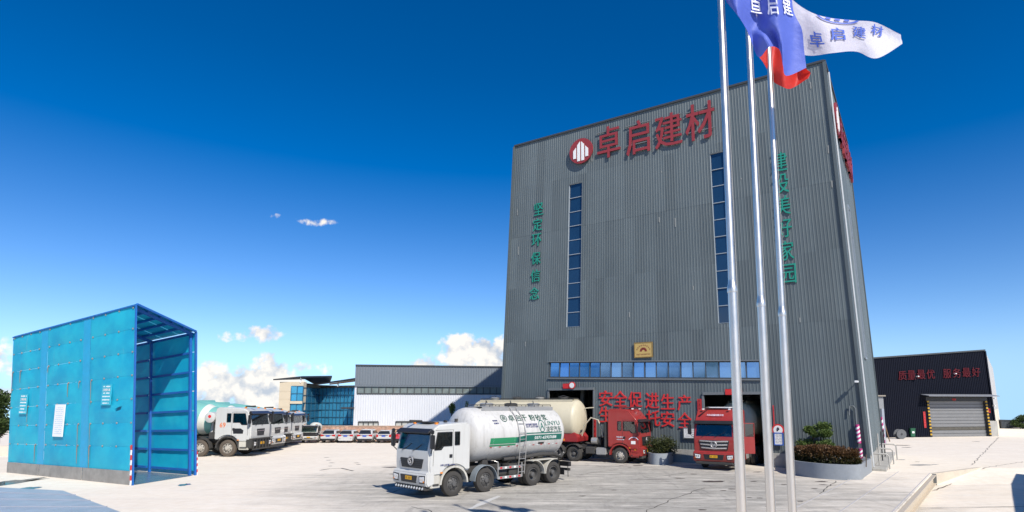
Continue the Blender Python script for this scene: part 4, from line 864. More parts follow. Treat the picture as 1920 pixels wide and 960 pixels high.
# drum and bin in front of the dark warehouse
c = G(1688, 823); t = thing('cable_drum', 'small grey cable drum lying by the navy warehouse', 'drum', tuple(c))
mb = MB(); mb.lathe([(-.35, .55), (-.27, .55), (-.27, .3), (.27, .3), (.27, .55), (.35, .55)], 'y', 20, (0, 0, .55), cap=True); mb.build('drum', mat('drum_grey', (.12, .125, .13), .6, var=.4), t, smooth=True)
mb = MB(); mb.lathe([(-.37, .12), (.37, .12)], 'y', 12, (0, 0, .55), cap=True); mb.build('hub', STEEL, t)
c = G(1710, 820); t = thing('wheelie_bin', 'green wheelie bin standing by the navy warehouse', 'bin', tuple(c)); GB = mat('bin_green', (.02, .12, .06), .5)
mb = MB(); mb.loft([[Vector(p) for p in ((-.24, -.25, .08), (.24, -.25, .08), (.24, .25, .08), (-.24, .25, .08))], [Vector(p) for p in ((-.3, -.34, 1.0), (.3, -.34, 1.0), (.3, .34, 1.0), (-.3, .34, 1.0))]]); mb.build('body', GB, t, bevel=.03)
mb = MB(); mb.box(-.32, .32, -.37, .38, 1.0, 1.09); mb.build('lid', GB, t, bevel=.03)
for sx in (-.26, .26): mb = MB(); mb.lathe([(sx - .03, .1), (sx + .03, .1)], 'x', 14, (0, .3, .1), cap=True); mb.build('wheel', BLACK, t)
mb = MB(); mb.box(-.13, .13, -.352, -.34, .5, .72); mb.build('sticker', PANEW, t)
# far container
c0_ = D(1881, 800, 100); t = thing('shipping_container', 'dark slate container on the skyline at the far right', 'container', (c0_.x, 100, 0))
mb = MB(); L_ = 3.6; Hh = 1.25
def CF(s, z, o=0.0): return Vector((c0_.x - .3 + s * L_, 100 - o, z + .1))
corrugated(CF, 16, [], .05, ztop=Hh).build('wall', mat('container_slate', (.05, .06, .07), .6, var=.3), t, world=True)
mb = MB(); mb.box(c0_.x - .3, c0_.x - .3 + L_, 100.01, 106, .1, .1 + Hh); mb.build('body', mat('container_slate', (.05, .06, .07), .6), t, world=True)
for k in (0, 1): mb = MB(); x = c0_.x - .3 + k * L_; mb.box(x - .08, x + .08, 99.9, 100.06, 0, .15 + Hh); mb.build('corner_post', STEEL, t, world=True)
rail('top_rail', Vector((c0_.x - .3, 99.96, .1 + Hh)), Vector((c0_.x - .3 + L_, 99.96, .1 + Hh)), .07, STEEL, t, Vector((0, -1, 0)))
# gate office out of frame whose shadow falls on the apron
c = Vector((30.4, 31.8, -.55)); t = thing('gate_kiosk', 'cream kiosk beyond the right edge of the picture', 'kiosk', tuple(c), math.atan2(.8, .6) - math.pi / 2)
mb = MB(); mb.box(0, 5, -14, 0, 0, 4.4); mb.build('wall', CRM, t); mb = MB(); mb.box(-.25, 5.25, -14.25, .25, 4.4, 4.58); mb.build('roof', COP, t)
mb = MB(); mb.box(-.02, .05, -4.2, -1.2, 1.3, 2.8); mb.build('window', DKBLUE, t); mb = MB(); mb.box(-.03, .05, -5.6, -4.7, 0, 2.3); mb.build('door', FRAME, t)
# ---------------------------------------------------------------- plants
def cr(p0, p1, p2, p3, t): return .5 * ((2 * p1) + (-p0 + p2) * t + (2 * p0 - 5 * p1 + 4 * p2 - p3) * t * t + (-p0 + 3 * p1 - 3 * p2 + p3) * t * t * t)
def spline(pts, t):
    n = len(pts) - 1; x = min(max(t, 0), .99999) * n; i = int(x); f = x - i
    return cr(pts[max(i - 1, 0)], pts[i], pts[i + 1], pts[min(i + 2, n)], f)
def leafmat(name, c1, c2, c3=None, zlo=0, zhi=1):
    m = bpy.data.materials.new(name); m.use_nodes = True; nt = m.node_tree; N = nt.nodes; L = nt.links; b = N['Principled BSDF']; b.inputs['Roughness'].default_value = .55; b.inputs['Specular IOR Level'].default_value = .35
    at = N.new('ShaderNodeAttribute'); at.attribute_name = 'rnd'; mx = N.new('ShaderNodeMixRGB'); mx.inputs[1].default_value = c1 + (1,); mx.inputs[2].default_value = c2 + (1,); L.new(at.outputs['Fac'], mx.inputs[0]); last = mx.outputs[0]
    if c3:                                                       # young red shoots near the clipped top
        a2 = N.new('ShaderNodeAttribute'); a2.attribute_name = 'young'; m2 = N.new('ShaderNodeMixRGB'); L.new(a2.outputs['Fac'], m2.inputs[0]); L.new(last, m2.inputs[1]); m2.inputs[2].default_value = c3 + (1,); last = m2.outputs[0]
    L.new(last, b.inputs['Base Color']); tr = N.new('ShaderNodeBsdfTranslucent'); L.new(last, tr.inputs[0]); ms = N.new('ShaderNodeMixShader'); ms.inputs[0].default_value = .25
    L.new(b.outputs[0], ms.inputs[1]); L.new(tr.outputs[0], ms.inputs[2]); L.new(ms.outputs[0], N['Material Output'].inputs[0]); return m
def leaf_mesh(name, pts, size, m, seed=1, young=None):
    """pts: (position, outward direction); each leaf a folded pair of triangles"""
    rnd = random.Random(seed); vs = []; fs = []; r1 = []; r2 = []
    for p, o in pts:
        d = (Vector(o) + Vector((rnd.gauss(0, .7), rnd.gauss(0, .7), rnd.gauss(0, .7) + .25))).normalized(); s = d.cross(Vector((rnd.gauss(0, 1), rnd.gauss(0, 1), rnd.gauss(0, 1)))).normalized(); n = d.cross(s)
        l = size * rnd.uniform(.6, 1.3); w = l * .28; k = len(vs)
        vs += [p, p + d * l * .5 + s * w + n * w * .4, p + d * l, p + d * l * .5 - s * w + n * w * .4]; fs += [(k, k + 1, k + 2), (k, k + 2, k + 3)]
        q = rnd.random(); r1 += [q, q]; y = young(p) if young else 0; y = max(0, min(1, y + rnd.uniform(-.3, .3))); r2 += [y, y]
    me = bpy.data.meshes.new(name); me.from_pydata([tuple(v) for v in vs], [], fs); me.materials.append(m)
    for nm, arr in (('rnd', r1), ('young', r2)): a = me.attributes.new(nm, 'FLOAT', 'FACE'); a.data.foreach_set('value', arr)
    return me
def cloud_pts(c, r, n, rnd, shell=.55):
    out = []
    for _ in range(n):
        v = Vector((rnd.gauss(0, 1), rnd.gauss(0, 1), rnd.gauss(0, 1))).normalized(); q = rnd.uniform(shell, 1.0) * (1 + .12 * math.sin(v.x * 7 + c[0]) * math.sin(v.z * 6))
        out.append((Vector(c) + Vector((v.x * r[0] * q, v.y * r[1] * q, v.z * r[2] * q)), v))
    return out
BARK = mat('bark', (.10, .075, .055), .9, var=.4, vscale=8, bump=.6, bscale=20); SOIL = mat('soil', (.06, .045, .03), .95, var=.4)
GRAN = mat('grey_planter_stone', (.26, .285, .31), .75, var=.18, vscale=4, bump=.2, bscale=60, streak=.2, streak_col=(.3, .31, .32))
LEAF_G = leafmat('pine_leaf', (.07, .12, .03), (.17, .23, .06)); LEAF_H = leafmat('hedge_leaf', (.018, .032, .008), (.06, .06, .016), (.125, .064, .026)); LEAF_B = leafmat('shrub_leaf', (.03, .045, .015), (.085, .095, .03)); LEAF_T = leafmat('tree_leaf', (.02, .045, .012), (.075, .11, .025))

def planter(label, front, back, hgt, name='planter'):
    """front: ground polyline left to right; back: ground polyline right to left"""
    front = [spline(front, k / 30) for k in range(31)]
    base = (front[0] + front[-1]) / 2; t = thing(name, label, 'planter', (base.x, base.y, 0)); ring = front + back; cen = sum(ring, Vector()) / len(ring)
    inner = [p.lerp(cen, .0) + (cen - p).normalized() * .14 for p in ring]; U = Vector((0, 0, hgt)); mb = MB()
    n = len(ring); rings = [[p for p in ring], [p + U for p in ring], [p + U for p in inner], [p + U * .7 for p in inner]]
    mb.loft(rings, cap=False); mb.build('wall', GRAN, t, world=True, smooth=True)
    mb = MB(); mb.add([p + U * .82 for p in inner], [tuple(range(n))]); mb.build('soil', SOIL, t, world=True); return t, inner
fr = [G(1474, 879), G(1480, 886), G(1492, 891), G(1520, 895.5), G(1550, 898.5), G(1585, 900.5), G(1608, 901), G(1617, 900), G(1620, 897)]
pl_, inner = planter('curved grey stone planter at the right corner of the tower', fr, [TF(1, 0, .12) + TD * -.1, TF(.93, 0, .12), TF(.86, 0, .12)], .78)
# clipped hedge
def hedge(name, label, front, off0, off1, z0, z1, n, seed, size, young=None, m=None, parts=None):
    rnd = random.Random(seed); pts = []; segs = [(front[i], front[i + 1]) for i in range(len(front) - 1)]; ln = [(b - a).length for a, b in segs]; tot = sum(ln)
    for _ in range(n):
        q = rnd.uniform(0, tot); i = 0
        while q > ln[i] and i < len(ln) - 1: q -= ln[i]; i += 1
        a, b = segs[i]; d = (b - a).normalized(); nn = Vector((-d.y, d.x, 0)); p = a + d * q
        bump = .1 * math.sin(p.x * 3.1) + .07 * math.sin(p.y * 5.3 + 1)
        if rnd.random() < .5: v = off0 + rnd.uniform(0, .25) * abs(rnd.gauss(0, 1)); h = rnd.uniform(z0, z1 + bump); o = -nn
        else: v = rnd.uniform(off0, off1); h = z1 + bump - abs(rnd.gauss(0, .16)); o = Vector((0, 0, 1))
        e = .35 * max(0, (h - z0) / (z1 - z0) - .6) ; pts.append((p + nn * (v + e + rnd.gauss(0, .03)) + Vector((0, 0, h)), o))
    c = sum((p for p, _ in pts), Vector()) / len(pts); t = thing(name, label, 'hedge', (c.x, c.y, z0)); M = WM(t).inverted()
    me = leaf_mesh('foliage', [(M @ p, o) for p, o in pts], size, m, seed, (lambda p: young(M.inverted() @ p)) if young else None); link('foliage', me, t)
    for i in range(10):
        p = front[0].lerp(front[-1], (i + .5) / 10); d = (front[-1] - front[0]).normalized(); nn = Vector((-d.y, d.x, 0)); b = p + nn * (off0 + off1) / 2; b.z = z0 - .05; mb = MB(); mb.tube([b, b + Vector((.05, 0, (z1 - z0) * .8))], .03, 5); mb.build('stem', BARK, t, world=True)
    return t
hedge('clipped_hedge', 'clipped hedge with reddish-brown shoots in the curved planter', [p.lerp(inner[33 - min(i, 2)], .12) for i, p in enumerate(fr[1:8])], .1, 1.5, .6, 1.42, 9000, 4, .14, lambda p: (p.z - .85) / .45, LEAF_H)
# topiary tree with cloud-pruned pads
tb = FAC.pt(1535, 860, .9); tb = Vector((tb.x, tb.y, .6)); top = thing('topiary_tree', 'cloud-pruned green topiary rising behind the reddish hedge', 'tree', tuple(tb)); rnd = random.Random(8)
tp = Plane(tb, TN, -TD); pads = [(1514, 833, 19, 14, -.1), (1554, 834, 19, 12, .2), (1519, 807, 11, 8, 0), (1541, 802, 15, 10, -.15), (1546, 813, 14, 8, .2), (1527, 814, 8, 5, .1)]
root_pts = []
for x, y, rx, ry, dv in pads:
    c = tp.pt(x, y) + TN * dv; sc = c.y / F
    mb = MB(); mid = tb.lerp(c, .55) + Vector((rnd.uniform(-.15, .15), rnd.uniform(-.1, .1), .05)); mb.tube([tb, tb.lerp(mid, .6) + Vector((.04, 0, 0)), mid, c], [.07, .055, .04, .02], 6); mb.build('trunk', BARK, top, world=True, smooth=True)
    M = WM(top).inverted(); pts = []
    for k in range(5):
        cc = c + Vector((rnd.uniform(-.45, .45) * rx * sc, rnd.uniform(-.3, .3) * rx * sc, rnd.uniform(-.2, .3) * ry * sc)); pts += [(M @ p, o) for p, o in cloud_pts(cc, (rx * sc * .66, rx * sc * .6, ry * sc * .7), 330, rnd, .35)]
    link('crown', leaf_mesh('crown', pts, .11, LEAF_G, int(x)), top)
# planter and shrub between the doors
fr2 = [G(1211, 861), G(1213, 867), G(1222, 871), G(1240, 872), G(1256, 871), G(1263, 866)]
b1 = FAC.pt(1266, 850, .12); b2 = FAC.pt(1212, 846, .12); b1.z = b2.z = 0
pl2, in2 = planter('round grey stone planter against the tower beside the red tractor', fr2, [b1, b2], .72)
sc_ = (fr2[2] + fr2[4] + b1 + b2) / 4; t = thing('round_shrub', 'bushy olive shrub in the round planter beside the red tractor', 'shrub', (sc_.x, sc_.y, .55)); rnd = random.Random(3); pts = []
for k in range(8): pts += cloud_pts((rnd.uniform(-.75, .75), rnd.uniform(-.3, .3), rnd.uniform(.4, .8)), (.62, .55, .5), 420, rnd, .3)
link('foliage', leaf_mesh('foliage', pts, .13, LEAF_B, 5), t)
for k in range(5): mb = MB(); mb.tube([(rnd.uniform(-.3, .3), 0, -.05), (rnd.uniform(-.7, .7), rnd.uniform(-.2, .2), .8)], .025, 5); mb.build('stem', BARK, t)
def tree(name, label, base, h, r, n, seed, leaf=.22, m=LEAF_T, nb=12, low=.35, cat='tree', group=None):
    rnd = random.Random(seed); t = thing(name, label, cat, tuple(base), 0, group); mb = MB(); bend = Vector((rnd.uniform(-.1, .1), rnd.uniform(-.1, .1), 0)) * h
    mb.tube([(0, 0, -.1), tuple(bend * .3 + Vector((0, 0, h * .35))), tuple(bend * .7 + Vector((0, 0, h * .65))), tuple(bend + Vector((0, 0, h * .95)))], [h * .028, h * .02, h * .012, h * .004], 7); mb.build('trunk', BARK, t, smooth=True)
    pts = []
    for k in range(nb):
        a = rnd.uniform(0, 6.28); q = rnd.uniform(low, .95); rr = r * math.sin(math.pi * min(1, .25 + .75 * (q - low) / (1 - low))) * rnd.uniform(.35, .8); c = Vector((math.cos(a) * rr, math.sin(a) * rr, h * q)) + bend * q
        mb = MB(); st_ = bend * q * .7 + Vector((0, 0, h * max(.2, q - .2))); mb.tube([st_, st_.lerp(c, .5) + Vector((0, 0, .05 * h)), c], [h * .01, h * .007, h * .003], 5); mb.build('branch', BARK, t)
        pts += cloud_pts(c, (r * .42, r * .42, h * .14), n // nb, rnd, .2)
    link('crown', leaf_mesh('crown', pts, leaf, m, seed), t); return t
tree('leafy_tree', 'dark green tree rising just left of the blue shed', D(-6, 856, 47) * 1 - Vector((0, 0, D(-6, 856, 47).z)), 4.6, 1.7, 5200, 21, .24)
tree('leafy_tree', 'lower bushy tree at the left picture edge beyond the blue shed', D(-40, 856, 50) - Vector((0, 0, D(-40, 856, 50).z)), 3.6, 2.0, 3600, 22, .24)
tree('young_tree', 'thin young tree rising behind the tanker tank against the white warehouse', Vector((D(842, 800, 69).x, 69, 0)), 4.0, .55, 900, 23, .2, LEAF_G, 9, .3)
tree('young_tree', 'small leafy tip showing behind the cream tanker left of the tower', Vector((D(871, 800, 69).x, 69, 0)), 3.9, .5, 500, 24, .2, LEAF_G, 7, .5)
tree('far_bush', 'green bush at the far right edge beside the dark container', Vector((D(1922, 800, 99).x, 99, -.2)), 2.4, 1.8, 1800, 25, .25, LEAF_T, 10, .2)
mb = MB(); c = D(8, 862, 46); mb.box(c.x - 6, c.x + .4, 45.9, 46.2, 0, .75); single('low_wall', mb, CRM, 'low cream kerb wall below the trees left of the blue shed', 'wall')

# ---------------------------------------------------------------- flagpoles and flags
STEELP = mat('stainless_pole', (.8, .74, .66), .38, metal=1.0, var=.1, vscale=2)
FP = []
for (xj, yj, dep, lab) in ((1373, 545, 9.5, 'leftmost stainless flagpole, nearest to the camera'), (1427, 572, 10.85, 'middle one of the three stainless flagpoles'), (1466.5, 590, 12.0, 'rightmost stainless flagpole, farthest of the three')):
    j = D(xj, yj, dep); t = thing('flagpole', lab, 'flagpole', (j.x, j.y, 0)); zj = j.z
    mb = MB(); mb.lathe([(0, .074), (zj, .07)], 'z', 24, cap=True); mb.build('lower_tube', STEELP, t, smooth=True)
    mb = MB(); mb.lathe([(zj - .03, .078), (zj + .02, .082), (zj + .05, .078), (zj + .13, .062), (zj + .17, .059)], 'z', 24, cap=True); mb.build('collar', STEELP, t, smooth=True)
    mb = MB(); mb.lathe([(zj + .12, .058), (13.2, .046)], 'z', 24, cap=True); mb.build('upper_tube', STEELP, t, smooth=True)
    mb = MB(); mb.ball((0, 0, 13.3), .12, 8); mb.build('finial', STEELP, t, smooth=True)
    mb = MB(); mb.lathe([(0, .2), (.03, .2), (.05, .13)], 'z', 24, cap=True); mb.build('base_flange', STEELP, t, smooth=True)
    mb = MB(); mb.tube([(.07, -.045, 1.2), (.065, -.04, 6), (.05, -.03, 13.0)], .006, 5); mb.build('halyard', mat('rope', (.3, .3, .3), .8), t)
    FP.append((t, j))
mb = MB(); c = FP[1][1]; mb.box(c.x - 2.2, c.x + 2.2, c.y - 2.6, c.y + 2.4, -.02, -.002 + .12); single('flag_plinth', mb, CONC, 'concrete plinth under the three flagpoles', 'plinth', bevel=.02)
def clothmat(name, col, trans=.3):
    m = bpy.data.materials.new(name); m.use_nodes = True; nt = m.node_tree; N = nt.nodes; L = nt.links; b = N['Principled BSDF']; b.inputs['Base Color'].default_value = col + (1,); b.inputs['Roughness'].default_value = .6
    tr = N.new('ShaderNodeBsdfTranslucent'); tr.inputs[0].default_value = col + (1,); ms = N.new('ShaderNodeMixShader'); ms.inputs[0].default_value = trans
    tc = N.new('ShaderNodeTexCoord'); w = N.new('ShaderNodeTexNoise'); w.inputs['Scale'].default_value = 7; w.inputs['Detail'].default_value = 4; L.new(tc.outputs['Object'], w.inputs[0]); bp = N.new('ShaderNodeBump'); bp.inputs['Strength'].default_value = .35; bp.inputs['Distance'].default_value = .05; L.new(w.outputs[0], bp.inputs['Height']); L.new(bp.outputs[0], b.inputs['Normal'])
    L.new(b.outputs[0], ms.inputs[1]); L.new(tr.outputs[0], ms.inputs[2]); L.new(ms.outputs[0], N['Material Output'].inputs[0]); return m
def flag(label, grid, m, wave=(.1, 9, 2), edge=None):
    """grid: rows (top to bottom) of (x, y, distance) control points from hoist to fly"""
    ctl = [[D(x, y, d) for x, y, d in row] for row in grid]
    def S(u, v, off=0.0):
        col = [spline(r, u) for r in ctl]; p = spline(col, v)
        return p + Vector((0, -1, 0)) * (off + wave[0] * u * math.sin(u * wave[1] + v * wave[2]) * (1 if off >= 0 else 1))
    g = [[S(i / 48, k / 28) for i in range(49)] for k in range(29)]; mb = MB(); mb.loft(g, cap=False, closed=False)
    o = ctl[0][0]; t = thing('flag', label, 'flag', tuple(ctl[-1][0])); mb.build('cloth', m, t, world=True, smooth=True); return t, S
def flag_text(t, S, body, u, v, du, dv, m, bold=.02, skew=0.0):
    vs, fs, asp = text_mb(body, bold, 0); mb = MB(); mb.add([S(u + (p.x / asp + skew * p.y) * du, v - p.y * dv, .02 + p.z) for p in vs], fs); mb.build('lettering', m, t, world=True)
BLUEC = clothmat('blue_flag_cloth', (.11, .165, .6)); WHITEC = clothmat('white_flag_cloth', (.66, .65, .74)); REDC = clothmat('red_flag_cloth', (.62, .035, .025))
INKW = mat('white_ink', (.75, .76, .85), .7); INKB = mat('blue_ink', (.06, .12, .5), .7)
d1_, d2_, d3_ = 9.5, 10.85, 12.0
t, S = flag('blue company flag with white characters on the leftmost pole', [
    [(1353, -150, d1_), (1380, -142, d1_ - .1), (1405, -130, d1_), (1425, -122, d1_), (1445, -115, d1_), (1462, -108, d1_ + .1), (1478, -100, d1_ + .1), (1492, -95, d1_ + .1)],
    [(1354, -90, d1_), (1380, -74, d1_ - .2), (1403, -60, d1_), (1422, -52, d1_), (1440, -46, d1_ - .1), (1456, -42, d1_ - .1), (1472, -36, d1_), (1487, -30, d1_ + .1)],
    [(1356, -32, d1_), (1380, -8, d1_ - .25), (1402, 4, d1_ - .05), (1420, 10, d1_ + .1), (1440, 13, d1_ - .05), (1458, 14, d1_ - .15), (1475, 16, d1_), (1490, 17, d1_ + .1)],
    [(1358, -8, d1_), (1382, 24, d1_ - .25), (1404, 42, d1_ + .05), (1424, 47, d1_ + .12), (1443, 49, d1_ - .08), (1462, 50, d1_ - .12), (1484, 51, d1_ + .08), (1505, 52, d1_ + .1)],
    [(1360, -2, d1_), (1390, 38, d1_ - .15), (1412, 72, d1_ + .15), (1433, 70, d1_ - .05), (1450, 72, d1_ + .1), (1467, 88, d1_ - .12), (1484, 98, d1_ + .1), (1508, 92, d1_ + .15)],
    [(1362, 4, d1_), (1399, 50, d1_ - .05), (1421, 106, d1_ + .2), (1442, 89, d1_ - .05), (1461, 95, d1_ + .15), (1469, 121, d1_ - .1), (1477, 140, d1_ + .1), (1511, 128, d1_ + .2)]], BLUEC, (.05, 10, 3))
for k, (ch, u) in enumerate((('卓', .40), ('启', .62), ('建', .86))): flag_text(t, S, ch, u, .42 - .02 * k, .15, .17, INKW, .02, -.1)
t, S = flag('white company flag with blue characters streaming right from the middle pole', [
    [(1399, -55, d2_), (1450, -30, d2_ + .1), (1500, 10, d2_), (1545, 30, d2_ - .1), (1600, 40, d2_), (1645, 44, d2_ + .1), (1692, 62, d2_)],
    [(1400, -20, d2_), (1450, 5, d2_ + .1), (1502, 35, d2_), (1550, 48, d2_ - .12), (1602, 56, d2_ + .05), (1648, 62, d2_ + .1), (1692, 70, d2_)],
    [(1402, 15, d2_), (1450, 40, d2_ + .1), (1505, 70, d2_ + .05), (1555, 76, d2_ - .1), (1604, 78, d2_ + .1), (1648, 86, d2_), (1692, 76, d2_ + .02)],
    [(1404, 48, d2_), (1455, 80, d2_ + .1), (1510, 103, d2_ + .1), (1558, 101, d2_ - .05), (1606, 97, d2_ + .12), (1646, 107, d2_ - .05), (1691, 83, d2_ + .04)]], WHITEC, (.05, 11, 2))
for ch, u, v, s in (('卓', .415, .67, -.1), ('启', .55, .53, 0), ('建', .69, .42, 0), ('材', .82, .27, .1)): flag_text(t, S, ch, u, v, .085, .30, INKB, .02, s)
mb = MB(); seg = 26; ring = []
for k in range(seg + 1):
    a = math.pi * (1.05 + .9 * k / seg); ring.append([S(.57 + .125 * math.cos(a) * q, .02 - .22 * math.sin(a) * q, .02) for q in (.82, 1.0)])
mb.loft(ring, cap=False, closed=False); mb.build('logo_ring', INKB, t, world=True)
for dx in (-.05, 0, .05):
    mb = MB(); mb.loft([[S(.57 + dx - .014, .02 + .01, .02), S(.57 + dx + .014, .02 + .01, .02)], [S(.57 + dx - .014, .13, .02), S(.57 + dx + .014, .13, .02)]], cap=False, closed=False); mb.build('logo_bar', INKB, t, world=True)
t, S = flag('plain red flag hanging behind the blue flag on the rightmost pole', [
    [(1437, 62, d3_), (1452, 72, d3_ + .15), (1470, 90, d3_), (1490, 105, d3_ + .15), (1505, 118, d3_)],
    [(1432, 84, d3_ - .1), (1450, 100, d3_ + .1), (1472, 112, d3_ - .12), (1496, 128, d3_ + .1), (1512, 132, d3_)],
    [(1424, 107, d3_ - .1), (1446, 128, d3_), (1470, 136, d3_ - .15), (1496, 140, d3_ + .1), (1517, 140, d3_ + .05)],
    [(1437, 116, d3_ - .05), (1447, 150, d3_ + .05), (1472, 166, d3_ - .1), (1494, 160, d3_ + .12), (1513, 150, d3_)]], REDC, (.07, 12, 3))
# ---------------------------------------------------------------- vehicles: local x forward, y left, z up, origin on the ground below the front axle
RUB = mat('tyre_rubber', (.045, .042, .038), .9, var=.35, vscale=5, bump=.3, bscale=30); RUBD = mat('dusty_tyre', (.10, .08, .062), .9, var=.35, vscale=5)
RIMD = mat('grimy_rim', (.09, .088, .085), .6, var=.4, vscale=8); RIML = mat('pale_rim', (.42, .39, .34), .5, var=.25, vscale=8)
CABW = mat('white_cab_paint', (.55, .55, .525), .3, var=.06, vscale=2, coat=.25, streak=.3, streak_col=(.36, .33, .27)); TANKW = mat('dusty_white_tank', (.55, .54, .515), .4, var=.18, vscale=.9, streak=.5, streak_col=(.22, .2, .17))
CABR = mat('red_cab_paint', (.32, .03, .026), .3, var=.12, vscale=2, coat=.4, streak=.15, streak_col=(.3, .14, .1)); TANKC = mat('cream_tank', (.54, .49, .36), .45, var=.1, vscale=1.2, streak=.28, streak_col=(.34, .3, .2))
REDM = mat('red_chassis', (.28, .02, .022), .5, var=.2); CHAS = mat('grimy_chassis', (.045, .043, .04), .75, var=.4, vscale=4); ALU = mat('dull_aluminium', (.42, .41, .39), .4, metal=.5, var=.2)
CGLASS = glass('cab_glass', (.55, .62, .6), .3); LAMP = mat('lamp_lens', (.75, .76, .76), .12, var=.15, vscale=12, coat=.5); AMBER = mat('amber_lens', (.7, .22, .02), .25); REDL = mat('red_lens', (.45, .02, .02), .2); PLATEY = mat('yellow_plate', (.72, .38, .01), .5, var=.1); CHROME = mat('chrome', (.72, .72, .72), .18, metal=.9, var=.1)
MUD = mat('dusty_fender', (.20, .23, .25), .6, var=.25, vscale=4); FENW = mat('stained_white_fender', (.5, .48, .42), .6, var=.25, streak=.3)
SEAT = mat('seat_cloth', (.05, .05, .055), .9)
_WH = {}
def wheel(root, x, y, r=.52, w=.3, rear=False, rim=RIMD, tyre=RUB, group=None):
    key = (r, w, rear, rim.name, tyre.name)
    if key not in _WH:
        mb = MB(); h = w / 2; mb.lathe([(-h * .7, r * .58), (-h, r * .66), (-h, r * .86), (-h * .82, r * .97), (-h * .4, r), (h * .4, r), (h * .82, r * .97), (h, r * .86), (h, r * .66), (h * .7, r * .58)], 'y', 36); tm = mb.mesh('wheel', tyre, smooth=True)
        mb = MB(); q = r * .58; o = h * .72
        if rear: mb.lathe([(o, q), (o + .01, q * .93), (o - .14, q * .84), (o - .16, q * .5), (o - .1, q * .42), (o + .0, q * .36), (o + .02, q * .1), (o + .02, .001)], 'y', 28)
        else: mb.lathe([(o, q), (o + .01, q * .93), (o - .05, q * .86), (o + .0, q * .7), (o + .03, q * .45), (o + .035, q * .36), (o + .1, q * .33), (o + .11, q * .1), (o + .11, .001)], 'y', 28)
        mb.lathe([(-o, q), (-o, .001)], 'y', 24); rm = mb.mesh('rim', rim, smooth=True)
        mb = MB()
        for k in range(10):
            a = 2 * math.pi * k / 10; mb.ball((math.cos(a) * q * .56, o + (.03 if not rear else -.13), math.sin(a) * q * .56), .022, 4)
        if not rear:
            for k in range(8): a = 2 * math.pi * (k + .5) / 8; mb.lathe([(o - .01, .035), (o + .012, .035)], 'y', 8, (math.cos(a) * q * .76, 0, math.sin(a) * q * .76), cap=True)
        bo = mb.mesh('wheel_nuts', CHAS)
        _WH[key] = (tm, rm, bo)
    tm, rm, bo = _WH[key]; rot = (0, 0, 0) if y > 0 else (0, 0, math.pi)
    wl = link('wheel', tm, root, (x, y, r), rot); link('rim', rm, wl); link('wheel_nuts', bo, wl); return wl
def axle(root, x, r=.52, rear=False, track=1.05, **k):
    for s in (1, -1):
        wheel(root, x, s * track, r, rear=rear, **k)
        if rear: wheel(root, x, s * (track - .33), r, rear=True, **k)
    mb = MB(); mb.tube([(x, -track + .2, r), (x, track - .2, r)], .07, 8); mb.ball((x, 0, r), .2, 6); mb.build('axle', CHAS, root)
_CAB = {}
def cab_shell(xf, xr, zb, zw0, zw1, zt, lean, w, high):
    key = (xf, xr, zb, zw0, zw1, zt, lean, w, high)
    if key in _CAB: return _CAB[key]
    arch = [(.78 * math.cos(a), .52 + .78 * math.sin(a)) for a in [math.pi - math.asin((zb + .12 - .52) / .78) - i * (math.pi - 2 * math.asin((zb + .12 - .52) / .78)) / 7 for i in range(8)]]
    top = [(xf, zw0 - .06), (xf - lean, zw1 + .06), (xf - lean - .1, zw1 + .16)] + ([(xf - lean - .55, zt - .06), (xf - lean - .8, zt), (xr + .12, zt + .03)] if high else [(xf - lean - .3, zt - .03), (xf - lean - .6, zt), (xr + .12, zt + .05)])
    prof = [(xf - .04, zb), (xf, zb + .45)] + top + [(xr, zt - .12), (xr, zb + .12)] + arch + [(arch[-1][0] + .04, zb)]
    mb = MB(); mb.prism(prof, -w / 2, w / 2); base = mb.mesh('cab', None, bevel=.1 if high else .07, smooth=True, seg=3)
    hw = w / 2 - .07; cav = MB(); cav.prism([(xf - .1, 1.42), (xf - .1, zw0 - .04), (xf - lean - .1, zw1), (xf - lean - .2, zw1 + .1), (xr + .1, zw1 + .15), (xr + .1, 1.42)], -hw, hw)
    w1 = MB(); w1.prism(side_win(xf, zw0, zw1, lean), -w, w); w2 = MB(); w2.prism(rear_win(xf, zw0, zw1), -w, w)
    ws_ = MB(); ws_.prism([(-w / 2 + .16, zw0), (w / 2 - .16, zw0), (w / 2 - .2, zw1), (-w / 2 + .2, zw1)], xf - lean - .3, xf + .3, 'x')
    me = boolean(base, [c.mesh('c') for c in (cav, w1, w2, ws_)]); _CAB[key] = me
    return me
def side_win(xf, zw0, zw1, lean): return [(xf - .26, zw0 + .02), (xf - lean - .2, zw1 - .04), (xf - 1.15, zw1 - .04), (xf - 1.15, zw0 + .16), (xf - .72, zw0 + .16), (xf - .6, zw0 + .02)]
def rear_win(xf, zw0, zw1): return [(xf - 1.3, zw0 + .18), (xf - 1.3, zw1 - .04), (xf - 1.55, zw1 - .04), (xf - 1.55, zw0 + .18)]
def with_mat(me, name, m):
    c = me.copy(); c.name = name; c.materials.clear(); c.materials.append(m); return c
def ring_emblem(root, c, r, m, tilt=0, fill=None):
    mb = MB(); n = 24; rings = []
    for k in range(n + 1):
        a = 2 * math.pi * k / n; cc = Vector(c) + Vector((0, math.cos(a) * r, math.sin(a) * r)); rad = Vector((0, math.cos(a), math.sin(a))); rings.append([cc + rad * .035 * math.cos(b) + Vector((.035, 0, 0)) * math.sin(b) for b in (0, 1.57, 3.14, 4.71)])
    mb.loft(rings, cap=False); e = mb.build('emblem', m, root); return e
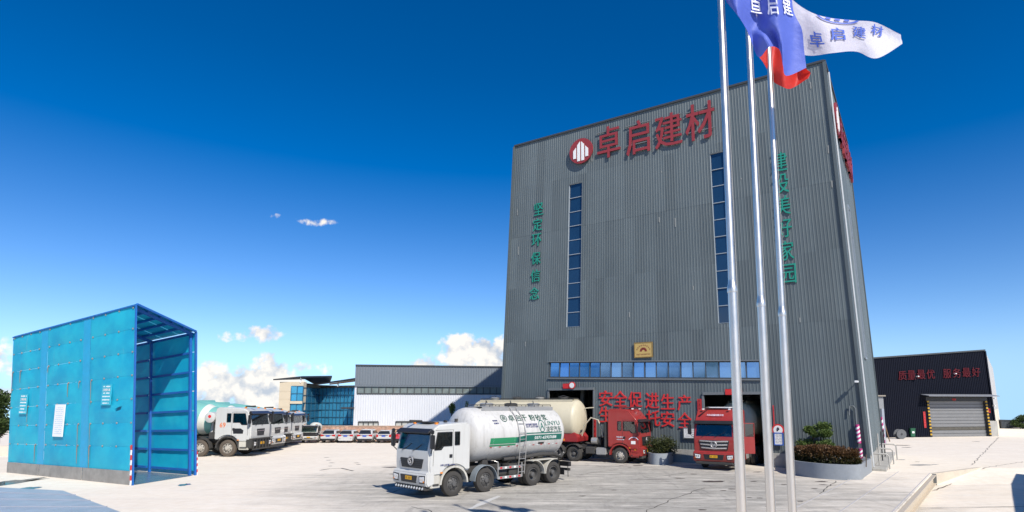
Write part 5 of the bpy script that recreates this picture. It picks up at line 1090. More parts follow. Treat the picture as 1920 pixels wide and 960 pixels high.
def cab(root, paint, xf=1.45, xr=-.85, zb=.92, zw0=1.95, zw1=2.72, zt=3.0, lean=.2, w=2.48, high=False, visor=BLACK, grille='bars', bumper=None, lamp=True, deflector=False, driver=False, emblem=None, guard=False, hazard=False):
    shell = link('cab', with_mat(cab_shell(xf, xr, zb, zw0, zw1, zt, lean, w, high), 'cab', paint), root); h = w / 2; bumper = bumper or paint
    # glazing
    g = MB(); dz = zw1 - zw0; X = lambda z: xf + .006 - lean * (z - zw0 + .06) / (dz + .12)
    g.loft([[Vector((X(zw0), -h + .15, zw0 - .01)), Vector((X(zw0), h - .15, zw0 - .01)), Vector((X(zw1), h - .19, zw1 + .01)), Vector((X(zw1), -h + .19, zw1 + .01))], [Vector((X(zw0) - .012, -h + .15, zw0 - .01)), Vector((X(zw0) - .012, h - .15, zw0 - .01)), Vector((X(zw1) - .012, h - .19, zw1 + .01)), Vector((X(zw1) - .012, -h + .19, zw1 + .01))]]); g.build('windscreen', CGLASS, root)
    for s in (1, -1):
        for poly, nm in ((side_win(xf, zw0, zw1, lean), 'side_window'), (rear_win(xf, zw0, zw1), 'rear_window')):
            cx = sum(p[0] for p in poly) / len(poly); cz = sum(p[1] for p in poly) / len(poly); g = MB(); g.prism([(cx + (p[0] - cx) * 1.03, cz + (p[1] - cz) * 1.03) for p in poly], s * (h - .03), s * (h - .042)); g.build(nm, CGLASS, root)
            fr_ = MB(); n = len(poly)
            for i in range(n): a, b = poly[i], poly[(i + 1) % n]; fr_.tube([(a[0], s * (h - .0), a[1]), (b[0], s * (h - .0), b[1])], .022, 4)
            fr_.build('window_rubber', BLACK, root)
        # door: seam lines, handle, mirror, step
        xd0, xd1 = xf - .2, xf - 1.22
        sm = MB()
        for a, b in (((xd1, zb + .25), (xd1, zw1 + .05)), ((xd1, zw1 + .05), (xf - lean - .1, zw1 + .05)), ((xd1, zb + .36), (.55, zb + .36)), ((xd0, zb + .4), (xd0 - .02, zw0 - .02))): sm.tube([(a[0], s * (h + .001), a[1]), (b[0], s * (h + .001), b[1])], .009, 4)
        d = sm.build('door_seam', CHAS, root); mb = MB(); mb.box(xd1 + .05, xd1 + .2, s * (h + .002), s * (h + .03), 1.62, 1.76); mb.build('door_handle', BLACK, root, bevel=.01, seg=1)
        m = MB(); m.tube([(xf - .12, s * (h - .02), zw1 + .02), (xf + .02, s * (h + .22), zw1 + .02), (xf + .02, s * (h + .24), zw0 + .1), (xf - .1, s * (h - .02), zw0 - .12)], .022, 6); ma = m.build('mirror_arm', BLACK, root)
        m = MB(); m.box(xf - .06, xf + .07, s * (h + .12), s * (h + .34), zw0 + .08, zw1 - .12); m.build('mirror', BLACK, root, bevel=.03)
        m = MB(); m.box(xf - .04, xf + .08, s * (h + .14), s * (h + .3), zw1 - .09, zw1 + .08); m.build('mirror', BLACK, root, bevel=.03)
        m = MB(); m.box(.72, xf - .12, s * (h - .16), s * (h - .005), .42, zb + .02); m.build('step', FENW if paint is CABW else paint, root, bevel=.03); m = MB(); m.box(.8, xf - .2, s * (h - .02), s * (h + .02), .52, .6); m.build('step_tread', CHAS, root)
        m = MB(); r_ = .66; pr = [(math.cos(math.pi * k / 12) * (r_ + .08), .54 + math.sin(math.pi * k / 12) * (r_ + .08)) for k in range(13)] + [(math.cos(math.pi * k / 12) * r_, .54 + math.sin(math.pi * k / 12) * r_) for k in range(12, -1, -1)]
        m.prism(pr, s * (h - .28), s * (h + .015)); m.build('wheel_arch', FENW if paint is CABW and not guard else (CHAS if guard else paint), root, smooth=True)
        m = MB(); m.box(.62, .74, s * (h + .016), s * (h + .03), 1.0, 1.06); m.build('side_marker', AMBER, root)
    # front: grille, bumper, lamps, plate
    gz0, gz1 = zb + .28, zw0 - .36
    if grille == 'bars':
        m = MB(); m.prism([(-.86, gz1), (.86, gz1), (.72, gz0), (-.72, gz0)], xf - .02, xf + .022, 'x'); gr = m.build('grille', BLACK, root, bevel=.015, seg=1)
        for k in range(4): z = gz0 + .06 + (gz1 - gz0 - .1) * k / 3.6; ww = .70 + .12 * k / 3; m = MB(); m.box(xf + .02, xf + .045, -ww, ww, z, z + .035); m.build('grille_bar', STEEL, gr)
    elif grille == 'small':
        m = MB(); m.prism([(-.5, gz1 + .1), (.5, gz1 + .1), (.42, gz0 + .08), (-.42, gz0 + .08)], xf - .02, xf + .024, 'x'); gr = m.build('grille', BLACK, root, bevel=.015, seg=1)
        m = MB(); m.box(xf + .022, xf + .05, -.44, .44, gz1 - .04, gz1); m.build('grille_bar', CHROME, gr)
    else:
        m = MB(); m.prism([(-.92, gz1 + .12), (.92, gz1 + .12), (.8, gz0 - .02), (-.8, gz0 - .02)], xf - .02, xf + .024, 'x'); gr = m.build('grille', BLACK, root, bevel=.015, seg=1)
        if grille == 'chrome':
            for k in range(3): z = gz0 + .05 + .2 * k; ww = .76 + .05 * k; m = MB(); m.prism([(-ww, z + .1), (0, z + .06), (ww, z + .1), (ww, z + .01), (0, z - .03), (-ww, z + .01)], xf + .022, xf + .06, 'x'); m.build('grille_bar', CHROME, gr, bevel=.01, seg=1)
        else:
            for k in range(3): z = gz0 + .05 + .19 * k; ww = .72 + .05 * k; m = MB(); m.box(xf + .022, xf + .05, -ww, ww, z, z + .03); m.build('grille_bar', STEEL, gr)
    if emblem:
        ez = (gz0 + gz1) / 2 + (.08 if grille != 'bars' else .1); er = ring_emblem(root, (xf + .06, 0, ez), .17, mat('emblem_metal', (.3, .3, .31), .5, metal=.3))
        m = MB(); m.lathe([(xf + .03, .16), (xf + .05, .16), (xf + .052, .001)], 'x', 24, (0, 0, ez)); m.build('emblem_disc', BLACK, er)
        if emblem == 'S': text_on('emblem_mark', 'S', (xf + .07, 0, ez), (0, 1, 0), (0, 0, 1), .16, .22, CHROME, er, .03, .01, world=False)
        else: m = MB(); m.prism([(-.12, ez + .07), (-.04, ez + .07), (0, ez - .02), (.04, ez + .07), (.12, ez + .07), (0, ez - .12)], xf + .054, xf + .075, 'x'); m.build('emblem_mark', mat('emblem_metal', (.3, .3, .31), .5, metal=.3), er)
    bm = MB(); bz0, bz1 = .48, zb + .2
    bm.prism([(xf - .3, bz0 + .08), (xf - .3, bz1 - .02), (xf + .02, bz1), (xf + .13, bz1 - .12), (xf + .14, bz0 + .15), (xf + .04, bz0)], -h - .01, h + .01); bp_ = bm.build('bumper', CHAS if guard else bumper, root, bevel=.045, smooth=True)
    m = MB(); m.prism([(-.62, bz1 - .2), (.62, bz1 - .2), (.54, bz0 + .14), (-.54, bz0 + .14)], xf + .1, xf + .146, 'x'); m.build('air_intake', BLACK, bp_, bevel=.01, seg=1)
    m = MB(); m.box(xf + .147, xf + .158, -.23, .23, bz0 + .25, bz0 + .4); m.build('number_plate', PLATEY, bp_)
    m = MB()
    for k in range(6):
        if k != 2: m.box(xf + .1585, xf + .161, -.19 + k * .066, -.15 + k * .066, bz0 + .28, bz0 + .37)
    m.build('plate_print', mat('plate_print', (.35, .16, .01), .6), bp_)
    for s in (1, -1):
        m = MB(); m.prism([(s * (h - .06), bz1 - .16), (s * (h - .5), bz1 - .2), (s * (h - .46), bz0 + .14), (s * (h - .1), bz0 + .16)], xf + .09, xf + .15, 'x'); m.build('headlight_surround', BLACK, bp_, bevel=.012, seg=1)
        m = MB(); m.prism([(s * (h - .1), bz1 - .2), (s * (h - .45), bz1 - .24), (s * (h - .42), bz0 + .19), (s * (h - .13), bz0 + .2)], xf + .1, xf + .158, 'x'); hl = m.build('headlight', LAMP, bp_, bevel=.012, seg=1)
        for q in (.2, .34): m = MB(); m.lathe([(xf + .15, .06), (xf + .163, .055), (xf + .164, .001)], 'x', 12, (0, s * (h - q), bz0 + .32)); m.build('headlight_bulb', CHROME, hl)
        m = MB(); m.box(xf + .15, xf + .163, s * (h - .14) - .04, s * (h - .14) + .04, bz0 + .2, bz0 + .26); m.build('indicator', AMBER, hl)
    if not guard:
        m = MB(); m.box(xf - .35, xf + .1, -h + .12, h - .12, .34, .5); sk_ = m.build('skid_guard', CHAS, root, bevel=.03, seg=1)
        for k in range(11 if hazard else 0): m = MB(); y = -h + .25 + k * .195; m.obox((xf + .102, y, .42), (0, .05, .03), (.004, 0, 0), (0, -.02, .035)); m.build('hazard_mark', PANEW, sk_)
    # sun visor, wipers, roof gear, interior
    m = MB(); m.prism([(xf - lean + .03, zw1 + .12), (xf - lean + .24, zw1 - .02), (xf - lean + .25, zw1 - .09), (xf - lean + .02, zw1 + .02)], -h + .04, h - .04); m.build('sun_visor', visor, root, bevel=.015, seg=1)
    m = MB()
    for y in (-.75, 0.05): m.tube([(xf + .03, y, zw0 - .06), (xf - .02, y + .35, zw0 + .1), (xf - .06, y + .6, zw0 + .25)], .012, 4)
    m.build('wiper', BLACK, root)
    m = MB(); m.tube([(xf - lean - .6, -.5, zt + .02), (xf - lean - .6, -.5, zt + .1), (xf - lean + .02, -.5, zt + .1)], [.03, .035, .06], 8); m.build('air_horn', CHAS, root)
    for y in (-.8, .8): m = MB(); m.box(xf - lean - .5, xf - lean - .38, y - .05, y + .05, zt - .02, zt + .06); m.build('marker_lamp', AMBER if not high else PANEW, root)
    m = MB(); m.box(xf - .75, xf - .22, -h + .1, h - .1, zw0 - .5, zw0 - .05); m.build('dashboard', SEAT, root, bevel=.03)
    for s in (.55, -.55): m = MB(); m.box(xf - 1.7, xf - 1.15, s - .27, s + .27, 1.44, 1.72); m.box(xf - 1.78, xf - 1.6, s - .26, s + .26, 1.72, 2.45); m.build('seat', SEAT, root, bevel=.05)
    m = MB(); n = 16; m.loft([[Vector((xf - .72 - .1 * math.sin(a), .55 + math.cos(a) * (.24 + .02 * math.cos(b)), zw0 + .06 + math.sin(a) * .2 + .02 * math.sin(b))) for b in (0, 2.1, 4.2)] for a in [2 * math.pi * k / n for k in range(n + 1)]], cap=False); m.build('steering_wheel', BLACK, root)
    m = MB(); m.box(xf - .4, xf - .15, .6, .95, zw0 + .02, zw0 + .16); m.box(xf - .35, xf - .15, -.3, .1, zw0 + .02, zw0 + .1); m.build('dashboard_papers', PANEW, root)
    if guard:
        m = MB(); m.box(xf + .14, xf + .22, -h + .0, h - .0, .42, .5); m.box(xf + .14, xf + .22, -h, h, 1.08, 1.14)
        for k in range(7): y = -h + .1 + k * (w - .2) / 6; m.tube([(xf + .18, y, .46), (xf + .18, y, 1.1)], .025, 6)
        m.build('bull_bar', CHAS, root)
    return shell
def tank(root, x0, x1, r, zc, m, head=.45, name='tank'):
    """horizontal tank with dished heads between x1 (rear) and x0 (front)"""
    pr = [(x1 - head * math.sin(a), r * math.cos(a)) for a in [R(88), R(70), R(50), R(30), R(14)]] + [(x1, r), ((x0 + x1) / 2, r), (x0, r)] + [(x0 + head * math.sin(a), r * math.cos(a)) for a in [R(14), R(30), R(50), R(70), R(88)]]
    mb = MB(); mb.lathe(pr, 'x', 56, (0, 0, zc), cap=True); t = mb.build(name, m, root, smooth=True)
    for k in range(4):
        x = x1 + (x0 - x1) * (k + .5) / 4; mb = MB(); mb.lathe([(x - .012, r + .002), (x, r + .008), (x + .012, r + .002)], 'x', 56, (0, 0, zc)); mb.build('weld_seam', m, t, smooth=True)
    return t
def wrap(root, body, x, ang, du, dv, r, zc, m, side=1, bold=.02, skew=0.0):
    vs, fs, asp = text_mb(body, bold, 0); mb = MB(); pts = []
    for p in vs:
        a = ang + p.y * dv / r; xx = x - side * (p.x / asp + skew * p.y) * du; rr = r + .008 + p.z; pts.append((xx, side * rr * math.cos(a), zc + rr * math.sin(a)))
    mb.add(pts, fs); return mb.build('lettering', m, root)
def band(root, name, x0, x1, a0, a1, r, zc, m, side=1, n=14, off=.006, a2=None, a3=None):
    mb = MB(); rows = []
    for k in range(n + 1):
        t = k / n; lo = a0 + ((a2 if a2 is not None else a0) - a0) * smooth01(t); hi = a1 + ((a3 if a3 is not None else a1) - a1) * smooth01(t)
        rows.append([Vector((x0 + (x1 - x0) * t, side * (r + off) * math.cos(lo + (hi - lo) * j / 3), zc + (r + off) * math.sin(lo + (hi - lo) * j / 3))) for j in range(4)])
    mb.loft(rows, cap=False, closed=False); return mb.build(name, m, root, smooth=True)
def catwalk(root, x0, x1, zc, r, m, hatch=3):
    mb = MB(); zt = zc + r; mb.box(x1, x0, -.42, .42, zt + .03, zt + .06); cw = mb.build('catwalk', ALU if m is None else m, root)
    for s in (1, -1):
        mb = MB(); mb.box(x1, x0, s * .6 - .012, s * .6 + .012, zt - .16, zt + .02); mb.build('catwalk_skirt', ALU if m is None else m, cw)
        mb = MB(); mb.tube([(x1, s * .46, zt + .12), (x0, s * .46, zt + .12)], .02, 6)
        for k in range(9): x = x1 + (x0 - x1) * k / 8; mb.tube([(x, s * .46, zt + .03), (x, s * .46, zt + .12)], .014, 4)
        mb.build('handrail', CHAS, cw)
    for k in range(hatch):
        x = x1 + (x0 - x1) * (k + .5) / hatch; mb = MB(); mb.lathe([(zt - .02, .3), (zt + .13, .3), (zt + .15, .33), (zt + .18, .33), (zt + .22, .2), (zt + .22, .001)], 'z', 20, (x, 0, 0)); h = mb.build('hatch', CHAS if k % 2 else ALU, cw, smooth=True)
        mb = MB(); mb.tube([(x - .3, -.3, zt + .2), (x, -.05, zt + .32), (x + .3, .3, zt + .2)], .02, 6); mb.build('hatch_clamp', STEEL, h)
def fender(root, x, y, r, w, m, a0=0, a1=180, th=.03):
    mb = MB(); n = 12; out = [(x + math.cos(R(a0 + (a1 - a0) * k / n)) * r, .52 + math.sin(R(a0 + (a1 - a0) * k / n)) * r) for k in range(n + 1)]; inn = [(x + math.cos(R(a0 + (a1 - a0) * k / n)) * (r - th), .52 + math.sin(R(a0 + (a1 - a0) * k / n)) * (r - th)) for k in range(n, -1, -1)]
    mb.prism(out + inn, y - w / 2, y + w / 2); return mb.build('fender', m, root, smooth=True)
def chassis(root, xf, xr, z=.95):
    for s in (1, -1): mb = MB(); mb.box(xr, xf, s * .42 - .04, s * .42 + .04, z - .14, z + .14); mb.build('chassis_rail', CHAS, root)
    mb = MB()
    for k in range(6): x = xr + (xf - xr) * (k + .5) / 6; mb.box(x - .05, x + .05, -.4, .4, z - .1, z + .1)
    mb.build('cross_member', CHAS, root)
def place(pf, pr):
    """front and rear contact points of the near wheels, which side they are on is set by the caller"""
    h = (pf - pr); h.z = 0; h.normalize(); return h
REFL_R = mat('reflective_red', (.5, .03, .04), .4); GRN = mat('tank_green', (.02, .23, .10), .5); DGRN = mat('tank_dark_green', (.01, .12, .09), .5); INKD = mat('dark_green_ink', (.012, .07, .05), .6); INKN = mat('navy_ink', (.03, .04, .16), .6)

def person_driver(root, xf, zw0):
    me = bpy.data.meshes.new('person'); P0 = [(0, 0, 0), (0, 0, .25), (.02, 0, .48), (.03, 0, .58), (.05, 0, .68), (.06, 0, .80), (.02, .2, .46), (.12, .27, .22), (.38, .2, .2), (.02, -.2, .46), (.14, -.26, .24), (.38, -.18, .22), (.25, .12, -.02), (.5, .14, -.04), (.25, -.12, -.02), (.5, -.14, -.04)]
    E_ = [(0, 1), (1, 2), (2, 3), (3, 4), (4, 5), (2, 6), (6, 7), (7, 8), (2, 9), (9, 10), (10, 11), (0, 12), (12, 13), (0, 14), (14, 15)]
    me.from_pydata(P0, E_, []); o = bpy.data.objects.new('tmp', me); COL.objects.link(o); o.modifiers.new('s', 'SKIN'); o.modifiers.new('d', 'SUBSURF').levels = 2
    rad = [.16, .17, .15, .055, .085, .075, .07, .05, .035, .07, .05, .035, .09, .07, .09, .07]
    for i, v in enumerate(me.skin_vertices[0].data): v.radius = (rad[i], rad[i] * (1.15 if i < 3 else 1)); v.use_root = (i == 0)
    dg = bpy.context.evaluated_depsgraph_get(); dg.update(); bm_ = bpy.data.meshes.new_from_object(o.evaluated_get(dg)); bpy.data.objects.remove(o)
    SH = mat('dark_shirt', (.04, .045, .06), .9); SK_ = mat('skin', (.36, .2, .13), .6); bm_.materials.clear(); bm_.materials.append(SH); bm_.materials.append(SK_)
    for p in bm_.polygons:
        p.use_smooth = True; c = p.center
        if c.z > .56 or c.x > .3 and c.z > .1: p.material_index = 1
    t = thing('person', 'driver in dark clothes seated behind the white tanker cab side window', 'person', tuple(WM(root) @ Vector((xf - 1.4, .55, 1.76))), root.rotation_euler.z)
    link('body', bm_, t)
    mb = MB(); mb.ball((.03, 0, .79), .108, 8, (1, .92, .8)); mb.build('hair', BLACK, t, smooth=True)
    for s in (.035, -.035): mb = MB(); mb.ball((.135, s, .755), .012, 4); mb.build('eye', BLACK, t)
    mb = MB(); mb.prism([(.13, .76), (.165, .715), (.13, .705)], -.014, .014); mb.build('nose', SK_, t)
    for s in (-.2, .2):
        for k in range(4): mb = MB(); mb.tube([(.38, s + (k - 1.5) * .02, .22), (.45, s + (k - 1.5) * .02, .23), (.47, s + (k - 1.5) * .02, .2)], .011, 5); mb.build('finger', SK_, t)

def white_tanker():
    pf, pr = G(850, 931), G(1043, 905); h = place(pf, pr); left = Vector((-h.y, h.x, 0)); o = pf - left * 1.2
    root = thing('tanker_truck', 'white eight-wheel powder tanker with green stripes in the foreground', 'truck', (o.x, o.y, 0), math.atan2(h.y, h.x))
    cab(root, CABW, xf=1.3, grille='bars', emblem='S', zt=3.02, hazard=True); AX = (0, -1.78, -4.75, -6.15)
    axle(root, AX[0]); axle(root, AX[1]); axle(root, AX[2], rear=True); axle(root, AX[3], rear=True); chassis(root, .9, -7.3)
    r, zc = 1.24, 2.46; tk = tank(root, -1.55, -6.75, r, zc, TANKW, .62); catwalk(root, -2.0, -6.7, zc, r, None)
    mb = MB(); mb.lathe([(-.93, .28), (-.90, .3), (-.88, .28)], 'x', 24, (0, 0, 3.3)); 
    # livery, both sides
    for s in (1, -1):
        F0, F1 = R(-1), R(11.5)
        band(tk, 'stripe', -2.0, -3.6, R(-19), R(-6), r, zc, GRN, s); band(tk, 'stripe', -3.6, -4.4, R(-19), R(-6), r, zc, DGRN, s, a2=R(-16), a3=R(-3)); band(tk, 'stripe', -4.4, -6.7, R(-16), R(-3), r, zc, DGRN, s)
        band(tk, 'thin_stripe', -2.0, -3.6, R(-24), R(-20.5), r, zc, GRN, s); band(tk, 'thin_stripe', -4.2, -6.7, R(-0.5), R(2), r, zc, DGRN, s)
        for k in range(17): band(tk, 'reflector', -2.05 - k * .27, -2.18 - k * .27, R(-27), R(-25), r, zc, REFL_R if k % 2 == 0 else PANEW, s, 2)
        for k, ch in enumerate('卓启干粉砂浆'): wrap(tk, ch, -3.45 - k * .42 - (.12 if k > 2 else 0), R(37), .36, .36, r, zc, INKD, s, .02)
        mb = MB(); n = 20
        for q0, q1, a, b in ((.16, .2, 0, 2 * math.pi),): mb.loft([[Vector((-2.98 - s * q * math.cos(a + (b - a) * k / n), s * (r + .008) * math.cos(R(37) + q * math.sin(a + (b - a) * k / n) / r), zc + (r + .008) * math.sin(R(37) + q * math.sin(a + (b - a) * k / n) / r))) for q in (q0, q1)] for k in range(n + 1)], cap=False, closed=False)
        mb.build('tank_logo', INKD, tk)
        for dx, hh in ((-.07, .09), (0, .14), (.07, .09)): band(tk, 'tank_logo_bar', -2.98 + dx - .022, -2.98 + dx + .022, R(37) - .09 / r, R(37) + hh / r, r, zc, INKD, s, 2, .008)
        wrap(tk, 'LINYU', -6.1, R(22), 1.05, .22, r, zc, DGRN, s, .012); wrap(tk, '凌宇汽车', -6.12, R(8.5), 1.05, .27, r, zc, INKD, s, .012)
        mb = MB(); mb.loft([[Vector((-5.32 - s * q * .85 * math.cos(2 * math.pi * k / n), s * (r + .008) * math.cos(R(16) + q * 1.2 * math.sin(2 * math.pi * k / n) / r), zc + (r + .008) * math.sin(R(16) + q * 1.2 * math.sin(2 * math.pi * k / n) / r))) for q in (.22, .26)] for k in range(n + 1)], cap=False, closed=False); mb.build('maker_logo', DGRN, tk); wrap(tk, 'A', -5.32, R(16), .26, .34, r, zc, DGRN, s, .02)
        wrap(tk, '0371-65937688', -5.55, R(-9.5), 1.5, .14, r, zc, PANEW, s, .02); wrap(tk, '凌宇智能干混砂浆', -4.62, R(20), .8, .11, r, zc, INKN, s, .02); wrap(tk, '0379-65937688', -4.65, R(15), .8, .09, r, zc, INKN, s, .01)
        wrap(tk, '粉粒物料', -2.38, R(31), .3, .08, r, zc, INKN, s, .02); wrap(tk, '运输车', -2.42, R(25), .3, .08, r, zc, INKN, s, .02)
        band(tk, 'spec_plate', -5.1, -5.5, R(-25), R(-20), r, zc, CHAS, s, 3)
        # ladder
        mb = MB()
        lx = -3.92
        for dx in (-.2, .2):
            mb.tube([(lx + dx, s * 1.2, .62), (lx + dx, s * 1.31, 1.6), (lx + dx, s * 1.33, 2.5), (lx + dx, s * 1.12, 3.12), (lx + dx, s * .6, 3.72)], .022, 6)
        for k in range(7): z = .72 + k * .3; yy = 1.2 + min(1, (z - .62) / 1) * .11; mb.tube([(lx - .2, s * yy, z), (lx + .2, s * yy, z)], .016, 5)
        mb.tube([(lx - .2, s * 1.2, 2.95), (lx + .2, s * 1.2, 2.95)], .016, 5); mb.build('ladder', ALU, root)
        # side guard, boxes, fenders
        for z in (.55, .98):
            mb = MB(); mb.box(-3.95, -2.5, s * 1.18, s * 1.22, z - .06, z + .06); sg = mb.build('side_guard', ALU, root)
            for k in range(5): mb = MB(); mb.box(-2.6 - k * .28 - .12, -2.6 - k * .28, s * 1.221, s * 1.226, z - .04, z + .04); mb.build('reflector', REFL_R if k % 2 == 0 else PANEW, sg)
        mb = MB(); mb.tube([(-2.48, s * 1.2, .5), (-2.48, s * 1.2, 1.25), (-2.35, s * 1.1, 1.3)], .03, 6); mb.build('guard_post', ALU, root); mb = MB(); mb.tube([(-3.97, s * 1.2, .5), (-3.97, s * 1.2, 1.15)], .03, 6); mb.build('guard_post', ALU, root)
        mb = MB(); mb.box(-3.9, -3.25, s * .6, s * 1.12, .6, 1.1); mb.build('toolbox', CHAS, root, bevel=.03, seg=1); mb = MB(); mb.lathe([(-3.15, .2), (-2.6, .2)], 'x', 16, (0, s * .85, .75), cap=True); mb.build('air_tank', CHAS, root, smooth=True)
        fender(root, AX[1], s * 1.05, .66, .36, MUD, 0, 180); fender(root, AX[2], s * 1.0, .68, .62, FENW, 75, 180); fender(root, AX[3], s * 1.0, .68, .62, FENW, 0, 105)
        mb = MB(); mb.box(AX[3] + .15, AX[2] - .15, s * .7, s * 1.28, 1.17, 1.2); mb.build('fender_bridge', FENW, root); mb = MB(); mb.box(AX[3] - .72, AX[3] - .68, s * .72, s * 1.26, .35, .62); mb.build('mudflap', BLACK, root)
        for k in range(3): x = -2.2 - k * 1.8; mb = MB(); mb.prism([(x - .2, 1.08), (x + .2, 1.08), (x + .12, zc - r * .86), (x - .12, zc - r * .86)], s * .3, s * .62); mb.build('tank_saddle', CHAS, root)
    mb = MB(); mb.tube([(-3.2, .75, 1.3), (-4.3, .9, 1.33), (-5.4, .95, 1.42), (-6.4, .9, 1.38), (-7.1, .8, 1.2), (-7.35, .7, 1.35)], .085, 10); mb.build('hose', CHAS, root, smooth=True)
    mb = MB(); mb.tube([(-6.9, .2, 1.5), (-7.3, .35, 1.15), (-7.65, .5, 1.35)], .06, 8); mb.build('discharge_pipe', ALU, root, smooth=True)
    mb = MB(); mb.box(-7.45, -7.35, -1.15, 1.15, .5, .62); mb.box(-7.4, -7.25, -.5, -.4, .6, .95); mb.box(-7.4, -7.25, .4, .5, .6, .95); mb.build('rear_underrun_bar', CHAS, root); mb = MB(); mb.box(-7.5, -7.3, .55, 1.15, .72, .95); mb.build('tail_lamp_box', BLACK, root)
    mb = MB(); mb.box(-7.51, -7.502, .6, 1.1, .76, .9); mb.build('tail_lamp', REDL, root); mb = MB(); mb.tube([(-7.3, 1.1, .75), (-7.3, 1.12, .2)], .02, 5); mb.build('ground_strap', CHAS, root)
    mb = MB(); mb.tube([(-1.0, .0, 1.2), (-1.0, 0, 3.2)], .08, 8); mb.build('intake_stack', CHAS, root)
    mb = MB(); mb.box(.25, .8, -.6, .5, 3.04, 3.1); mb.box(-.25, -.1, .2, .4, 3.06, 3.15); mb.build('roof_vent', CHAS, root, bevel=.03)
    text_on('lettering', '自重-总质量31000kg', (.35, 1.245, 1.33), (-1, 0, 0), (0, 0, 1), .75, .09, INKN, root, .01, 0, world=False)
    person_driver(root, 1.3, 1.95); return root
white_tanker()

def red_tractor(root, open_door=False, chrome=False):
    cab(root, CABR, xf=1.42, xr=-.85, zb=.92, zw0=1.98, zw1=2.78, zt=3.55, lean=.2, high=True, grille='chrome' if chrome else 'dark', emblem='V', visor=BLACK)
    for s in (1, -1):
        mb = MB(); mb.box(-1.75, -1.0, s * .62, s * 1.15, .5, .98); mb.build('fuel_tank', ALU, root, bevel=.06); mb = MB(); mb.box(-2.5, -1.85, s * .62, s * 1.1, .55, 1.0); mb.build('battery_box', CHAS, root, bevel=.03, seg=1)
        text_on('lettering', '半挂牵引车', (.05, s * 1.246, 1.72), (-s, 0, 0), (0, 0, 1), .55, .1, INKW, root, .02, 0, world=False); text_on('lettering', '危险品运输', (.05, s * 1.246, 1.56), (-s, 0, 0), (0, 0, 1), .5, .07, INKW, root, .01, 0, world=False)
        mb = MB(); mb.box(.78, 1.08, s * 1.246, s * 1.25, 1.28, 1.48); mb.build('door_sticker', PANEW, root)
        mb = MB(); n = 9; mb.loft([[Vector((.95 + math.cos(math.pi * (.12 + .76 * k / n)) * q, s * 1.247, 1.46 + math.sin(math.pi * (.12 + .76 * k / n)) * q * .8)) for q in (.31, .36)] for k in range(n + 1)], cap=False, closed=False); mb.build('door_lettering', INKW, root)
        fender(root, -3.35, s * 1.0, .66, .6, CHAS, 40, 180); fender(root, -4.7, s * 1.0, .66, .6, CHAS, 0, 140)
        mb = MB(); mb.box(.86, 1.3, s * 1.2, s * 1.262, .5, .62); mb.box(.86, 1.3, s * 1.2, s * 1.262, .74, .84); mb.build('step_board', CABR, root, bevel=.01, seg=1); mb = MB(); mb.box(1.0, 1.12, s * 1.263, s * 1.27, .88, .94); mb.build('side_lamp', AMBER, root)
    axle(root, 0, rim=RIML); axle(root, -3.35, rear=True, rim=RIMD); axle(root, -4.7, rear=True, rim=RIMD); chassis(root, .9, -5.2)
    mb = MB(); mb.lathe([(1.12, .55), (1.24, .5), (1.25, .001)], 'z', 24, (-3.9, 0, 0)); mb.build('fifth_wheel', CHAS, root)
    mb = MB(); mb.box(-1.15, -.93, -1.15, -.75, 1.0, 2.7); mb.build('intake_stack', CHAS, root, bevel=.05); mb = MB(); mb.box(-1.9, -1.1, -.4, .4, 1.1, 1.65); mb.lathe([(-2.2, .28), (-1.5, .28)], 'x', 16, (0, -.55, 1.35), cap=True); mb.build('compressor', CHAS, root)
    mb = MB(); mb.lathe([(-2.15, .22), (-1.75, .22)], 'x', 16, (0, -.75, 1.4), cap=True); mb.build('blower', ALU, root, smooth=True)
    mb = MB(); mb.box(-.25, .6, -.75, .75, 3.63, 3.7); mb.build('roof_hatch', CABR if not chrome else PANEW, root, bevel=.03)
    text_on('lettering', '汽车运输有限公司', (1.02, 0, 3.22), (0, 1, 0), (-.35, 0, 1), 1.0, .12, INKW, root, .02, 0, world=False) if chrome else None
def cream_trailer(root, xk, length, r=1.3, zc=2.62, legs=True):
    """powder semitrailer: xk is the kingpin"""
    x0 = xk + .35; x1 = xk - length; tk = tank(root, x0, x1, r, zc, TANKC, .5); catwalk(root, x0 - .1, x1 + .2, zc, r, mat('cream_walkway', (.5, .45, .33), .6, var=.2), 4)
    mb = MB(); mb.prism([(xk + .75, 1.28), (xk + .8, 1.6), (xk + .2, zc - .5), (xk - .9, zc - .6), (xk - 1.4, 1.7), (xk - 1.6, 1.28)], -.98, .98); mb.build('gooseneck', REDM, root, bevel=.04)
    for s in (1, -1):
        mb = MB(); mb.box(xk - length + .4, xk - 1.0, s * .5 - .06, s * .5 + .06, 1.05, 1.32); mb.build('trailer_rail', REDM, root)
        for k in range(4): x = xk - 1.8 - k * (length - 2.4) / 4; mb = MB(); mb.prism([(x - .3, 1.3), (x + .3, 1.3), (x + .14, zc - r * .8), (x - .14, zc - r * .8)], s * .35, s * .8); mb.build('saddle', REDM, root)
        mb = MB(); mb.box(xk - 2.35, xk - 2.2, s * .75, s * .9, .1, 1.3); mb.box(xk - 2.45, xk - 2.1, s * .7, s * .95, .08, .12); mb.build('landing_leg', CHAS, root)
        for k in range(2): mb = MB(); x = xk - .4 - k * .5; mb.box(x, x + .2, s * .982, s * .99, 1.36, 1.5); mb.build('reflector', AMBER, root)
    for k in range(3): axle(root, xk - length + 2.9 - k * 1.3, rear=True)
    mb = MB(); mb.box(xk - length - .15, xk - length, -1.15, 1.15, .55, .7); mb.build('rear_bumper', REDM, root)
    mb = MB(); mb.tube([(x0 + .3, .25, zc + .75), (x0 + .75, .35, zc + .8), (x0 + 1.1, .42, zc + .82)], .035, 6); mb.build('grab_rail', TANKC, root)
